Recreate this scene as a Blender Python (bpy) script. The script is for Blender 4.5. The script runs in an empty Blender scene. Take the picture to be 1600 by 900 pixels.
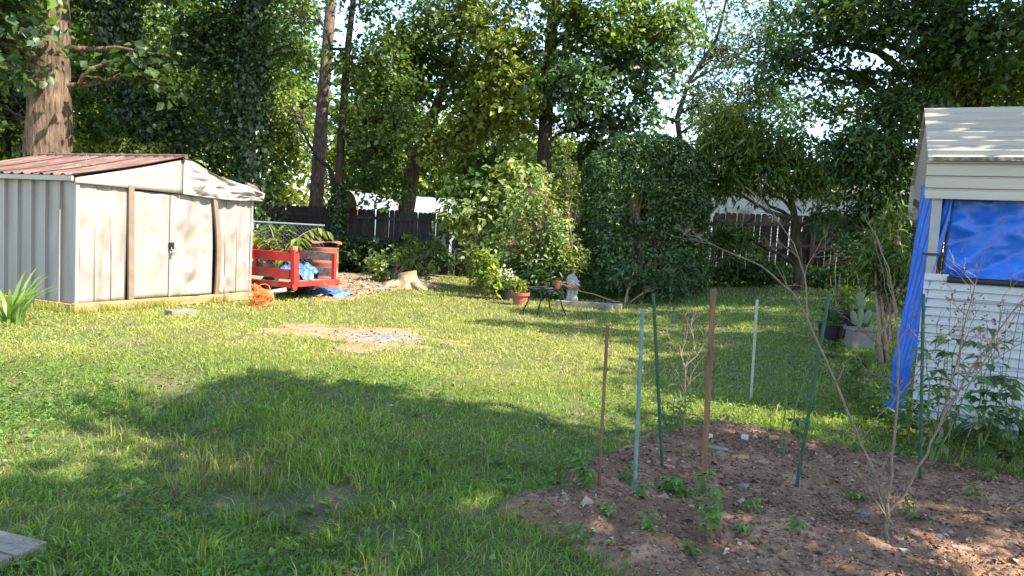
import bpy, bmesh, math, random
import numpy as np
from mathutils import Vector, Matrix, noise as mnoise

random.seed(7)
RNG = np.random.default_rng(7)
SC = bpy.context.scene
COL = SC.collection
rad = math.radians

# ------------------------------------------------------------------ camera
FPX = 1155.0                     # focal length in pixels of the 1600 x 900 photograph
CAM = Vector((0.0, 0.0, 1.5))
PITCH, ROLL = rad(-4.3), rad(3.2)
fwd = Vector((0, math.cos(PITCH), math.sin(PITCH)))
upv = Vector((0, -math.sin(PITCH), math.cos(PITCH)))
rgt = Vector((1, 0, 0))
cr = rgt * math.cos(ROLL) + upv * math.sin(ROLL)
cu = upv * math.cos(ROLL) - rgt * math.sin(ROLL)
cd = bpy.data.cameras.new('camera')
cam = bpy.data.objects.new('camera', cd)
COL.objects.link(cam)
m3 = Matrix((cr, cu, -fwd)).transposed()
cam.matrix_world = Matrix.Translation(CAM) @ m3.to_4x4()
cd.sensor_width = 36.0
cd.lens = 36.0 * FPX / 1600.0
cd.clip_start = 0.05
cd.clip_end = 2000.0
SC.camera = cam

# ------------------------------------------------------------------ sky and sun
SUN_EL = rad(47)
sun_h = Vector((0.908, -0.418, 0)).normalized()      # horizontal direction towards the sun
sun_dir = (sun_h * math.cos(SUN_EL) + Vector((0, 0, math.sin(SUN_EL)))).normalized()
w = bpy.data.worlds.new('World')
SC.world = w
w.use_nodes = True
nt = w.node_tree
bgn = nt.nodes['Background']
sky = nt.nodes.new('ShaderNodeTexSky')
sky.sky_type = 'NISHITA'
sky.sun_disc = False
sky.sun_elevation = SUN_EL
sky.sun_rotation = math.atan2(sun_h.x, sun_h.y)
sky.air_density = 1.0
sky.dust_density = 0.3
sky.ozone_density = 1.0
nt.links.new(sky.outputs[0], bgn.inputs[0])
bgn.inputs[1].default_value = 0.15
sl = bpy.data.lights.new('sun', 'SUN')
sl.energy = 3.8
sl.angle = rad(0.53)
sl.color = (1.0, 0.93, 0.80)
so = bpy.data.objects.new('sun', sl)
COL.objects.link(so)
so.rotation_euler = sun_dir.to_track_quat('Z', 'Y').to_euler()
so.location = (20, -10, 25)
SC.view_settings.view_transform = 'Standard'
SC.view_settings.look = 'None'
SC.view_settings.exposure = 2.05
SC.view_settings.gamma = 1.0
SC.view_settings.use_curve_mapping = False
SC.cycles.max_bounces = 8
SC.cycles.diffuse_bounces = 3
SC.cycles.glossy_bounces = 2
SC.cycles.transmission_bounces = 4
SC.cycles.transparent_max_bounces = 4
SC.cycles.use_adaptive_sampling = True

# ------------------------------------------------------------------ helpers
def ss(a, b, x):
    t = np.clip((x - a) / (b - a), 0, 1)
    return t * t * (3 - 2 * t)

def _hash(ix, iy, seed):
    h = (ix.astype(np.int64) * 374761393 + iy.astype(np.int64) * 668265263 + seed * 974711) & 0x7fffffff
    h = ((h ^ (h >> 13)) * 1274126177) & 0x7fffffff
    return ((h ^ (h >> 16)) & 0xffff) / 65535.0

def vnoise(x, y, seed=0):
    x = np.asarray(x, float); y = np.asarray(y, float)
    ix = np.floor(x); iy = np.floor(y)
    fx = x - ix; fy = y - iy
    fx = fx * fx * (3 - 2 * fx); fy = fy * fy * (3 - 2 * fy)
    a = _hash(ix, iy, seed); b = _hash(ix + 1, iy, seed)
    c = _hash(ix, iy + 1, seed); d = _hash(ix + 1, iy + 1, seed)
    return (a * (1 - fx) + b * fx) * (1 - fy) + (c * (1 - fx) + d * fx) * fy

def fbm(x, y, seed=0, o=4):
    v = 0; a = 0.5; t = 0
    for i in range(o):
        v = v + a * vnoise(x * 2 ** i, y * 2 ** i, seed + i); t += a; a *= 0.5
    return v / t

DA, DB = np.array([-3.0, 6.3]), np.array([-0.25, 2.6])      # the little ditch across the near lawn
def ground_z(x, y):
    x = np.asarray(x, float); y = np.asarray(y, float)
    z = 0.14 * ss(4, 10, y)
    z = z + 0.36 * ss(0, 8, x) * ss(9, 18, y)
    z = z + 0.10 * ss(2, 4.5, x) * ss(4, 6.5, y)
    e = DB - DA
    t = np.clip(((x - DA[0]) * e[0] + (y - DA[1]) * e[1]) / e.dot(e), 0, 1)
    px, py = DA[0] + t * e[0], DA[1] + t * e[1]
    sd = ((x - px) * e[1] - (y - py) * e[0]) / np.linalg.norm(e)      # >0 on the far side
    dd = np.hypot(x - px, y - py)
    near = np.exp(-(dd / 0.35) ** 2)
    z = z - 0.10 * near
    z = z + 0.10 * ss(0.0, 0.5, -sd) * ss(3.0, 0.6, dd) * ss(0.01, 0.2, dd)
    z = z + 0.05 * (fbm(x * 0.35, y * 0.35, 3, 3) - 0.5) * ss(60, 20, np.hypot(x, y))
    z = z + 0.05 * (fbm(x * 1.3, y * 1.3, 9, 3) - 0.5) * ss(12, 5, y)
    return z

def gz(x, y): return float(ground_z(x, y))

def ray(px, py):
    return (fwd * FPX + cr * (px - 800) + cu * (450 - py)) / FPX     # unit depth along the axis

def P(px, py, d):          # the point seen at that pixel, d metres ahead
    r = ray(px, py)
    return CAM + r * (d / r.y)

def G(px, py, lift=0.0):   # the ground seen at that pixel
    r = ray(px, py)
    d = 1.5
    while d < 80:
        p = CAM + r * (d / r.y)
        if p.z <= gz(p.x, p.y) + lift: return p
        d += 0.02 + d * 0.002
    return p

def tag(o, label=None, cat=None, group=None, kind=None):
    if label: o['label'] = label
    if cat: o['category'] = cat
    if group: o['group'] = group
    if kind: o['kind'] = kind
    return o

def thing(name, label, cat, loc, rz=0.0, group=None):
    o = bpy.data.objects.new(name, None)
    o.empty_display_size = 0.1
    COL.objects.link(o)
    o.location = loc; o.rotation_euler = (0, 0, rz)
    return tag(o, label, cat, group)

def link_mesh(name, me, mat, parent=None):
    if mat is not None and not len(me.materials): me.materials.append(mat)
    o = bpy.data.objects.new(name, me)
    COL.objects.link(o)
    if parent is not None: o.parent = parent
    return o

def np_mesh(name, V, F, mat, parent=None, col=None, world=True, smooth=False):
    V = np.asarray(V, np.float32).reshape(-1, 3)
    if parent is not None and world:
        V = V - np.array(parent.location, np.float32)
    F = np.asarray(F, np.int32)
    k = F.shape[1]
    me = bpy.data.meshes.new(name)
    me.vertices.add(len(V)); me.vertices.foreach_set('co', V.ravel())
    me.loops.add(F.size); me.loops.foreach_set('vertex_index', F.ravel())
    me.polygons.add(len(F))
    me.polygons.foreach_set('loop_start', np.arange(0, F.size, k, dtype=np.int32))
    me.polygons.foreach_set('loop_total', np.full(len(F), k, np.int32))
    if smooth: me.polygons.foreach_set('use_smooth', np.ones(len(F), bool))
    if col is not None:
        a = me.color_attributes.new('col', 'FLOAT_COLOR', 'POINT')
        c4 = np.ones((len(V), 4), np.float32); c4[:, :3] = col
        a.data.foreach_set('color', c4.ravel())
    me.update(calc_edges=True)
    return link_mesh(name, me, mat, parent)

class MB:
    def __init__(s): s.v = []; s.f = []
    def add(s, vs, fs):
        k = len(s.v); s.v += [tuple(v) for v in vs]; s.f += [tuple(i + k for i in f) for f in fs]
    def box(s, c, size, rot=None):
        hx, hy, hz = size[0] / 2, size[1] / 2, size[2] / 2
        vs = [Vector((x, y, z)) for x in (-hx, hx) for y in (-hy, hy) for z in (-hz, hz)]
        if rot is not None: vs = [rot @ v for v in vs]
        c = Vector(c)
        s.add([v + c for v in vs], [(0, 1, 3, 2), (4, 6, 7, 5), (0, 4, 5, 1), (2, 3, 7, 6), (0, 2, 6, 4), (1, 5, 7, 3)])
        return s
    def beam(s, a, b, wd, h, up=(0, 0, 1)):          # box from a to b, wd across, h along up
        a = Vector(a); b = Vector(b); d = (b - a); L = d.length; d.normalize()
        sd = d.cross(Vector(up))
        if sd.length < 1e-4: sd = d.cross(Vector((1, 0, 0)))
        sd.normalize(); u = sd.cross(d)
        R = Matrix((d, sd, u)).transposed()
        return s.box((a + b) / 2, (L, wd, h), R)
    def tube(s, pts, radii, n=8, cap=True, wob=0.0, seed=0):
        pts = [Vector(p) for p in pts]
        if not hasattr(radii, '__len__'): radii = [radii] * len(pts)
        k = len(s.v)
        t0 = (pts[1] - pts[0]).normalized()
        a = t0.cross(Vector((0.3, 0.9, 0.1))); 
        if a.length < 1e-3: a = t0.cross(Vector((1, 0, 0)))
        a.normalize()
        for i, p in enumerate(pts):
            t = (pts[min(i + 1, len(pts) - 1)] - pts[max(i - 1, 0)])
            if t.length > 1e-9: t.normalize()
            else: t = t0
            a = (a - t * a.dot(t)); a.normalize(); b = t.cross(a)
            for j in range(n):
                th = 2 * math.pi * j / n
                r = radii[i]
                if wob: r *= 1 + wob * mnoise.noise(Vector((math.cos(th) * 1.6, math.sin(th) * 1.6, p.z * 0.9 + seed)))
                s.v.append(tuple(p + (a * math.cos(th) + b * math.sin(th)) * r))
        for i in range(len(pts) - 1):
            for j in range(n):
                s.f.append((k + i * n + j, k + i * n + (j + 1) % n, k + (i + 1) * n + (j + 1) % n, k + (i + 1) * n + j))
        if cap:
            s.f.append(tuple(k + j for j in reversed(range(n))))
            s.f.append(tuple(k + (len(pts) - 1) * n + j for j in range(n)))
        return s
    def lathe(s, prof, c=(0, 0, 0), n=20, ex=None):
        c = Vector(c); k = len(s.v)
        for (r, z) in prof:
            for j in range(n):
                th = 2 * math.pi * j / n
                s.v.append((c.x + r * math.cos(th), c.y + r * math.sin(th), c.z + z))
        for i in range(len(prof) - 1):
            for j in range(n):
                s.f.append((k + i * n + j, k + i * n + (j + 1) % n, k + (i + 1) * n + (j + 1) % n, k + (i + 1) * n + j))
        return s
    def grid(s, nx, ny, fn):
        k = len(s.v)
        for j in range(ny + 1):
            for i in range(nx + 1): s.v.append(tuple(fn(i / nx, j / ny)))
        for j in range(ny):
            for i in range(nx):
                a = k + j * (nx + 1) + i
                s.f.append((a, a + 1, a + nx + 2, a + nx + 1))
        return s
    def ell(s, c, r, n=12, m=8, rot=None):
        c = Vector(c); k = len(s.v)
        for i in range(m + 1):
            ph = math.pi * i / m
            for j in range(n):
                th = 2 * math.pi * j / n
                v = Vector((r[0] * math.sin(ph) * math.cos(th), r[1] * math.sin(ph) * math.sin(th), r[2] * math.cos(ph)))
                if rot is not None: v = rot @ v
                s.v.append(tuple(c + v))
        for i in range(m):
            for j in range(n):
                s.f.append((k + i * n + j, k + (i + 1) * n + j, k + (i + 1) * n + (j + 1) % n, k + i * n + (j + 1) % n))
        return s
    def build(s, name, mat, parent=None, world=False, smooth=False, bevel=0.0, solid=0.0):
        me = bpy.data.meshes.new(name)
        v = s.v
        if parent is not None and world:
            L = parent.location; v = [(a - L.x, b - L.y, c - L.z) for a, b, c in v]
        me.from_pydata(v, [], s.f); me.update()
        bm = bmesh.new(); bm.from_mesh(me)
        bmesh.ops.remove_doubles(bm, verts=bm.verts, dist=1e-6)
        bmesh.ops.recalc_face_normals(bm, faces=bm.faces)
        bm.to_mesh(me); bm.free()
        if smooth: me.polygons.foreach_set('use_smooth', [True] * len(me.polygons))
        o = link_mesh(name, me, mat, parent)
        if solid:
            md = o.modifiers.new('s', 'SOLIDIFY'); md.thickness = solid; md.offset = 0
        if bevel:
            md = o.modifiers.new('b', 'BEVEL'); md.width = bevel; md.segments = 2; md.limit_method = 'ANGLE'
        return o

def copy_thing(root, loc, rz, scale=1.0, label=None):
    r = root.copy(); COL.objects.link(r)
    r.location = loc; r.rotation_euler = (0, 0, rz); r.scale = (scale, scale, scale)
    if label: r['label'] = label
    for ch in list(root.children):
        c = ch.copy(); COL.objects.link(c); c.parent = r
    return r

# ------------------------------------------------------------------ materials
def M(name, color, rough=0.8, var=0.2, scale=6.0, bump=0.0, bscale=None, metal=0.0, spec=0.3, trans=0.0, attr=False,
      stretch=(1, 1, 1), color2=None, mixlo=0.4, mixhi=0.6, rnd=0.0, detail=6.0, tcol=None, m2scale=None):
    m = bpy.data.materials.new(name); m.use_nodes = True
    n = m.node_tree.nodes; L = m.node_tree.links
    bs = n['Principled BSDF']
    bs.inputs['Roughness'].default_value = rough
    bs.inputs['Metallic'].default_value = metal
    bs.inputs['Specular IOR Level'].default_value = spec
    tc = n.new('ShaderNodeTexCoord'); mp = n.new('ShaderNodeMapping')
    mp.inputs['Scale'].default_value = stretch
    L.new(tc.outputs['Object'], mp.inputs[0])
    nz = n.new('ShaderNodeTexNoise'); nz.inputs['Scale'].default_value = scale; nz.inputs['Detail'].default_value = detail
    L.new(mp.outputs[0], nz.inputs['Vector'])
    if attr:
        at = n.new('ShaderNodeAttribute'); at.attribute_name = 'col'
        src = at.outputs['Color']
    else:
        rg = n.new('ShaderNodeRGB'); rg.outputs[0].default_value = (*color, 1); src = rg.outputs[0]
    if color2 is not None:
        n2 = n.new('ShaderNodeTexNoise'); n2.inputs['Scale'].default_value = m2scale or scale * 0.45; n2.inputs['Detail'].default_value = 8
        n2.inputs['Roughness'].default_value = 0.65
        L.new(mp.outputs[0], n2.inputs['Vector'])
        mr = n.new('ShaderNodeMapRange'); mr.inputs[1].default_value = mixlo; mr.inputs[2].default_value = mixhi
        L.new(n2.outputs['Fac'], mr.inputs[0])
        mx = n.new('ShaderNodeMixRGB'); mx.inputs[2].default_value = (*color2, 1)
        L.new(mr.outputs[0], mx.inputs[0]); L.new(src, mx.inputs[1]); src = mx.outputs[0]
    mr = n.new('ShaderNodeMapRange')
    mr.inputs[1].default_value = 0.25; mr.inputs[2].default_value = 0.75
    mr.inputs[3].default_value = 1 - var; mr.inputs[4].default_value = 1 + var
    L.new(nz.outputs['Fac'], mr.inputs[0])
    vm = n.new('ShaderNodeVectorMath'); vm.operation = 'SCALE'
    L.new(src, vm.inputs[0]); L.new(mr.outputs[0], vm.inputs['Scale'])
    out = vm.outputs[0]
    if rnd:
        oi = n.new('ShaderNodeObjectInfo')
        r2 = n.new('ShaderNodeMapRange'); r2.inputs[3].default_value = 1 - rnd; r2.inputs[4].default_value = 1 + rnd
        L.new(oi.outputs['Random'], r2.inputs[0])
        v2 = n.new('ShaderNodeVectorMath'); v2.operation = 'SCALE'
        L.new(out, v2.inputs[0]); L.new(r2.outputs[0], v2.inputs['Scale']); out = v2.outputs[0]
    L.new(out, bs.inputs['Base Color'])
    if bump:
        nb = n.new('ShaderNodeTexNoise'); nb.inputs['Scale'].default_value = bscale or scale * 2; nb.inputs['Detail'].default_value = 8
        L.new(mp.outputs[0], nb.inputs['Vector'])
        b = n.new('ShaderNodeBump'); b.inputs['Strength'].default_value = min(1, bump); b.inputs['Distance'].default_value = 0.02 * max(1, bump)
        L.new(nb.outputs['Fac'], b.inputs['Height']); L.new(b.outputs[0], bs.inputs['Normal'])
    if trans:
        tr = n.new('ShaderNodeBsdfTranslucent'); mixs = n.new('ShaderNodeMixShader'); mixs.inputs[0].default_value = trans
        tm = n.new('ShaderNodeMixRGB'); tm.blend_type = 'MULTIPLY'; tm.inputs[0].default_value = 1.0
        tm.inputs[2].default_value = (*(tcol or (1.7, 1.6, 0.6)), 1)
        L.new(out, tm.inputs[1]); L.new(tm.outputs[0], tr.inputs[0])
        L.new(bs.outputs[0], mixs.inputs[1]); L.new(tr.outputs[0], mixs.inputs[2])
        L.new(mixs.outputs[0], n['Material Output'].inputs['Surface'])
    return m

def bark(name, c1, c2, sc=1.0):
    m = bpy.data.materials.new(name); m.use_nodes = True
    n = m.node_tree.nodes; L = m.node_tree.links; bs = n['Principled BSDF']
    bs.inputs['Roughness'].default_value = 0.9; bs.inputs['Specular IOR Level'].default_value = 0.15
    tc = n.new('ShaderNodeTexCoord'); mp = n.new('ShaderNodeMapping'); mp.inputs['Scale'].default_value = (14 * sc, 14 * sc, 2.2 * sc)
    L.new(tc.outputs['Object'], mp.inputs[0])
    vo = n.new('ShaderNodeTexNoise'); vo.inputs['Scale'].default_value = 1.0; vo.inputs['Detail'].default_value = 7; vo.inputs['Roughness'].default_value = 0.6
    L.new(mp.outputs[0], vo.inputs['Vector'])
    n2 = n.new('ShaderNodeTexNoise'); n2.inputs['Scale'].default_value = 2.0 * sc; n2.inputs['Detail'].default_value = 5
    L.new(tc.outputs['Object'], n2.inputs['Vector'])
    mr = n.new('ShaderNodeMapRange'); mr.inputs[1].default_value = 0.35; mr.inputs[2].default_value = 0.65
    L.new(vo.outputs['Fac'], mr.inputs[0])
    mx = n.new('ShaderNodeMixRGB'); mx.inputs[1].default_value = (*c1, 1); mx.inputs[2].default_value = (*c2, 1)
    L.new(mr.outputs[0], mx.inputs[0])
    m2 = n.new('ShaderNodeMapRange'); m2.inputs[1].default_value = 0.3; m2.inputs[2].default_value = 0.7; m2.inputs[3].default_value = 0.7; m2.inputs[4].default_value = 1.25
    L.new(n2.outputs['Fac'], m2.inputs[0])
    vm = n.new('ShaderNodeVectorMath'); vm.operation = 'SCALE'
    L.new(mx.outputs[0], vm.inputs[0]); L.new(m2.outputs[0], vm.inputs['Scale'])
    L.new(vm.outputs[0], bs.inputs['Base Color'])
    b = n.new('ShaderNodeBump'); b.inputs['Strength'].default_value = 0.9; b.inputs['Distance'].default_value = 0.04
    L.new(vo.outputs['Fac'], b.inputs['Height']); L.new(b.outputs[0], bs.inputs['Normal'])
    return m

MT = {}
MT['soil'] = M('lawn_soil', (0.12, 0.10, 0.045), 0.95, 0.3, 3.0, 0.6, 30, color2=(0.085, 0.105, 0.03), m2scale=1.2)
MT['dirt'] = M('garden_dirt', (0.185, 0.102, 0.06), 0.95, 0.35, 9.0, 1.0, 45, color2=(0.36, 0.215, 0.13), mixlo=0.42, mixhi=0.68, m2scale=2.2, spec=0.1)
MT['clay'] = M('red_clay', (0.25, 0.155, 0.095), 0.95, 0.3, 8.0, 0.7, 40, color2=(0.26, 0.20, 0.12), spec=0.1)
MT['ash'] = M('ash', (0.24, 0.225, 0.205), 0.95, 0.35, 30.0, 0.8, 60, color2=(0.14, 0.13, 0.12), mixlo=0.45, mixhi=0.6, spec=0.1)
MT['char'] = M('charcoal', (0.02, 0.02, 0.02), 0.9)
MT['leaf'] = M('leaf', (1, 1, 1), 0.42, 0.12, 2.0, spec=0.38, trans=0.42, attr=True)
MT['glossy_leaf'] = M('glossy_leaf', (1, 1, 1), 0.28, 0.1, 2.0, spec=0.5, trans=0.25, attr=True)
MT['grass'] = M('grass', (1, 1, 1), 0.5, 0.15, 1.3, spec=0.3, trans=0.45, attr=True, tcol=(1.6, 1.6, 0.6))
MT['bits'] = M('plant_bits', (1, 1, 1), 0.9, 0.2, 20.0, attr=True, spec=0.15)
MT['bark'] = bark('bark_brown', (0.05, 0.034, 0.024), (0.20, 0.135, 0.09), 1.6)
MT['bark_pine'] = bark('bark_pine', (0.07, 0.045, 0.034), (0.26, 0.185, 0.14), 2.2)
MT['bark_dark'] = bark('bark_dark', (0.02, 0.016, 0.012), (0.09, 0.07, 0.05))
MT['twig'] = M('twig', (0.30, 0.215, 0.15), 0.8, 0.3, 30, 0.3)
MT['twig_pale'] = M('dry_twig', (0.155, 0.115, 0.082), 0.8, 0.3, 30, 0.3)
MT['white_metal'] = M('cream_painted_metal', (0.265, 0.237, 0.213), 0.42, 0.07, 1.4, 0.05, 5, spec=0.4, color2=(0.165, 0.12, 0.085), mixlo=0.5, mixhi=0.85, stretch=(3, 3, 0.35), m2scale=1.6)
MT['white_trim'] = M('white_painted_metal', (0.275, 0.25, 0.225), 0.4, 0.08, 2.0, 0.05, 5, spec=0.4, color2=(0.27, 0.23, 0.19), mixlo=0.52, mixhi=0.8)
MT['rust_roof'] = M('rusty_metal', (0.125, 0.066, 0.05), 0.75, 0.35, 4.0, 0.15, 20, color2=(0.21, 0.145, 0.115), mixlo=0.45, mixhi=0.7, stretch=(1, 3, 1), spec=0.25)
MT['brown_metal'] = M('brown_painted_metal', (0.20, 0.135, 0.10), 0.5, 0.15, 6)
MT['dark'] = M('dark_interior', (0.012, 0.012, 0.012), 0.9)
MT['black'] = M('black_plastic', (0.018, 0.018, 0.02), 0.45, 0.2, 10)
MT['iron'] = M('black_iron', (0.02, 0.024, 0.024), 0.45, 0.3, 40, spec=0.4)
MT['plywood'] = M('raw_timber', (0.43, 0.255, 0.12), 0.8, 0.25, 3, 0.2, 20, stretch=(1, 6, 6), color2=(0.27, 0.17, 0.09))
MT['old_wood'] = M('weathered_wood', (0.42, 0.29, 0.18), 0.85, 0.3, 3, 0.4, 14, stretch=(1, 8, 8), color2=(0.17, 0.12, 0.085), rnd=0.2)
MT['grey_wood'] = M('grey_weathered_wood', (0.23, 0.19, 0.145), 0.9, 0.3, 3, 0.4, 14, stretch=(1, 9, 9), color2=(0.22, 0.19, 0.16), rnd=0.12)
MT['fence_wood'] = M('fence_wood', (0.05, 0.041, 0.033), 0.9, 0.35, 2.5, 0.4, 12, stretch=(8, 8, 1), color2=(0.032, 0.028, 0.024), rnd=0.3)
MT['red'] = M('red_painted_wood', (0.52, 0.04, 0.035), 0.6, 0.2, 5, 0.15, 18, color2=(0.26, 0.13, 0.09), mixlo=0.52, mixhi=0.66, rnd=0.1)
MT['red_metal'] = M('red_painted_metal', (0.54, 0.035, 0.028), 0.45, 0.15, 5, color2=(0.33, 0.14, 0.09), mixlo=0.55, mixhi=0.68)
MT['rust'] = M('rust_red_drum', (0.36, 0.125, 0.075), 0.6, 0.25, 5, 0.1, 20, color2=(0.22, 0.075, 0.05), stretch=(1, 1, 0.4))
MT['rubber'] = M('tyre_rubber', (0.02, 0.02, 0.02), 0.85)
MT['steel'] = M('galvanised_steel', (0.24, 0.255, 0.26), 0.5, 0.1, 8, metal=0.6)
MT['orange'] = M('orange_cord', (0.75, 0.17, 0.04), 0.5, 0.15, 20)
MT['tarp'] = M('blue_tarp', (0.004, 0.09, 0.46), 0.40, 0.25, 4, 0.35, 14, spec=0.5, color2=(0.008, 0.11, 0.50))
MT['tarp_old'] = M('faded_blue_tarp', (0.035, 0.11, 0.33), 0.45, 0.35, 9, 0.3, 20, spec=0.4, color2=(0.17, 0.25, 0.40), mixlo=0.55, mixhi=0.7)
MT['terracotta'] = M('terracotta', (0.30, 0.105, 0.06), 0.75, 0.15, 8)
MT['statue'] = M('white_stone', (0.42, 0.41, 0.39), 0.8, 0.2, 15, 0.3, 30, color2=(0.36, 0.36, 0.34), mixlo=0.52, mixhi=0.7)
MT['concrete'] = M('concrete', (0.18, 0.165, 0.14), 0.9, 0.25, 10, 0.5, 40)
MT['stake_green'] = M('dark_green_stake', (0.018, 0.065, 0.038), 0.5, 0.3, 30)
MT['stake_teal'] = M('faded_green_stake', (0.085, 0.17, 0.135), 0.6, 0.3, 20, color2=(0.14, 0.2, 0.17))
MT['stake_brown'] = M('brown_wood_stake', (0.20, 0.105, 0.052), 0.75, 0.3, 6, 0.3, 30, stretch=(8, 8, 1), color2=(0.12, 0.062, 0.036))
MT['stake_white'] = M('pale_stake', (0.30, 0.30, 0.25), 0.7, 0.2, 20)
MT['wire'] = M('cage_wire', (0.06, 0.075, 0.065), 0.5, 0.3, 30, metal=0.3)
MT['siding'] = M('white_vinyl_siding', (0.40, 0.405, 0.41), 0.45, 0.06, 2.0, spec=0.35, color2=(0.32, 0.315, 0.29), mixlo=0.50, mixhi=0.8, rnd=0.04)
MT['roof_white'] = M('white_roof_metal', (0.35, 0.31, 0.25), 0.40, 0.1, 1.5, spec=0.45, color2=(0.28, 0.25, 0.20), mixlo=0.5, mixhi=0.75, stretch=(0.5, 3, 3))
MT['stain'] = M('black_algae_stain', (0.11, 0.105, 0.09), 0.8, 0.5, 20, color2=(0.34, 0.33, 0.29), mixlo=0.45, mixhi=0.6)
MT['far_white'] = M('far_white_metal', (0.24, 0.26, 0.29), 0.4, 0.08, 1.0)
MT['far_brown'] = M('dark_brown_panel', (0.06, 0.045, 0.035), 0.8, 0.2, 2)
MT['far_tan'] = M('tan_panel', (0.28, 0.24, 0.19), 0.8, 0.2, 2)
MT['glass'] = M('window_glass', (0.05, 0.06, 0.07), 0.08, 0.1, 1, spec=0.6)
MT['stump'] = M('cut_wood', (0.33, 0.235, 0.14), 0.9, 0.3, 8, 0.6, 20, color2=(0.28, 0.2, 0.13))
MT['cactus'] = M('cactus_skin', (0.13, 0.17, 0.09), 0.6, 0.2, 20)
# ------------------------------------------------------------------ foliage helpers
def unit(a): return a / np.maximum(np.linalg.norm(a, axis=-1, keepdims=True), 1e-9)

def leaf_arrays(c, axis, nrm, L, W, col, droop=0.15, fold=0.18):
    n = len(c)
    axis = unit(axis); sd = unit(np.cross(nrm, axis)); nn = unit(np.cross(axis, sd))
    L = np.broadcast_to(np.asarray(L, float).reshape(-1, 1), (n, 1)); W = np.broadcast_to(np.asarray(W, float).reshape(-1, 1), (n, 1))
    V = np.empty((n, 4, 3))
    V[:, 0] = c - axis * L * 0.5
    V[:, 1] = c + sd * W * 0.5 + nn * W * fold - axis * L * 0.06
    V[:, 2] = c + axis * L * 0.5 - nn * L * droop
    V[:, 3] = c - sd * W * 0.5 + nn * W * fold - axis * L * 0.06
    base = np.arange(n)[:, None] * 4
    F = np.concatenate([base + np.array([[0, 2, 1]]), base + np.array([[0, 3, 2]])], 0)
    C = np.repeat(col, 4, axis=0)
    return V.reshape(-1, 3), F, C

def long_leaf_arrays(c, axis, nrm, L, W, col, droop=0.35):      # six-point lance or broad leaf, base at c
    n = len(c)
    axis = unit(axis); sd = unit(np.cross(nrm, axis)); nn = unit(np.cross(axis, sd))
    L = np.broadcast_to(np.asarray(L, float).reshape(-1, 1), (n, 1)); W = np.broadcast_to(np.asarray(W, float).reshape(-1, 1), (n, 1))
    V = np.empty((n, 8, 3))
    def at(t): return c + axis * L * t - nn * L * droop * t * t
    V[:, 0] = at(0); V[:, 7] = at(1.0)
    for k, (t, wd) in enumerate(((0.3, 0.46), (0.65, 0.40))):
        m = at(t)
        V[:, 1 + 3 * k] = m + sd * W * wd + nn * W * 0.18
        V[:, 2 + 3 * k] = m
        V[:, 3 + 3 * k] = m - sd * W * wd + nn * W * 0.18
    base = np.arange(n)[:, None] * 8
    T = [(0, 2, 1), (0, 3, 2), (1, 2, 5), (1, 5, 4), (2, 3, 6), (2, 6, 5), (4, 5, 7), (5, 6, 7)]
    F = np.concatenate([base + np.array([t]) for t in T], 0)
    return V.reshape(-1, 3), F, np.repeat(col, 8, axis=0)

def merge(parts):
    V, F, C, k = [], [], [], 0
    for v, f, c in parts:
        V.append(v); F.append(f + k); C.append(c); k += len(v)
    return np.concatenate(V), np.concatenate(F), np.concatenate(C)

def leaf_cols(n, pal, clump=None, v=0.25):
    a = np.array(pal[0]); b = np.array(pal[1])
    t = RNG.random((n, 1))
    c = a * (1 - t) + b * t
    c = c * np.exp(RNG.normal(0, v, (n, 1)))
    if clump is not None: c = c * clump[:, None]
    return np.clip(c, 0, 0.9)

def blob_leaves(c, R, nclump, per, cr_, L, W, pal, flat=0.22, droop=0.3, shell=0.45, up=1.0, lean=(0, 0, 0)):
    """leaf clumps through an ellipsoid; returns arrays and the clump centres"""
    c = np.array(c, float); R = np.array(R, float)
    d = unit(RNG.normal(size=(nclump, 3)))
    u = RNG.random((nclump, 1)) ** shell
    cc = c + d * u * R
    nr = unit(np.array([0, 0, 1.0]) * up + RNG.normal(0, 0.35, (nclump, 3)) + d * 0.45 + np.array(lean))
    a1 = unit(np.cross(nr, RNG.normal(size=(nclump, 3)))); a2 = np.cross(nr, a1)
    n = nclump * per
    th = RNG.random(n) * 2 * np.pi; r = np.sqrt(RNG.random(n)) * cr_
    cs = np.repeat(RNG.uniform(0.6, 1.35, nclump), per)
    I = np.repeat(np.arange(nclump), per)
    rd = a1[I] * np.cos(th)[:, None] + a2[I] * np.sin(th)[:, None]
    rr = (r * cs)[:, None]
    pos = cc[I] + rd * rr + nr[I] * RNG.normal(0, flat * cr_, n)[:, None]
    pos[:, 2] -= (droop * (r ** 2) / cr_)
    ax = rd + RNG.normal(0, 0.55, (n, 3)); ax[:, 2] -= droop * 0.7
    ln = nr[I] + RNG.normal(0, 0.45, (n, 3))
    bright = np.exp(RNG.normal(0, 0.22, nclump))[I]
    sc = RNG.uniform(0.45, 1.5, n)
    V = leaf_arrays(pos, ax, ln, L * sc, W * sc, leaf_cols(n, pal, bright))
    return V, cc

def curve3(a, b, sag=0.0, n=5, wob=0.1):
    a = Vector(a); b = Vector(b); d = (b - a).length
    pts = []
    for i in range(n + 1):
        t = i / n
        p = a.lerp(b, t) + Vector((0, 0, sag * d * 4 * t * (1 - t)))
        if 0 < i < n: p += Vector([random.uniform(-1, 1) * wob * d / n for _ in range(3)])
        pts.append(p)
    return pts

def path_at(pts, radii, z):
    for i in range(len(pts) - 1):
        if pts[i].z <= z <= pts[i + 1].z:
            t = (z - pts[i].z) / max(1e-6, pts[i + 1].z - pts[i].z)
            return pts[i].lerp(pts[i + 1], t), radii[i] * (1 - t) + radii[i + 1] * t
    return (pts[-1].copy(), radii[-1]) if z > pts[-1].z else (pts[0].copy(), radii[0])

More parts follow.
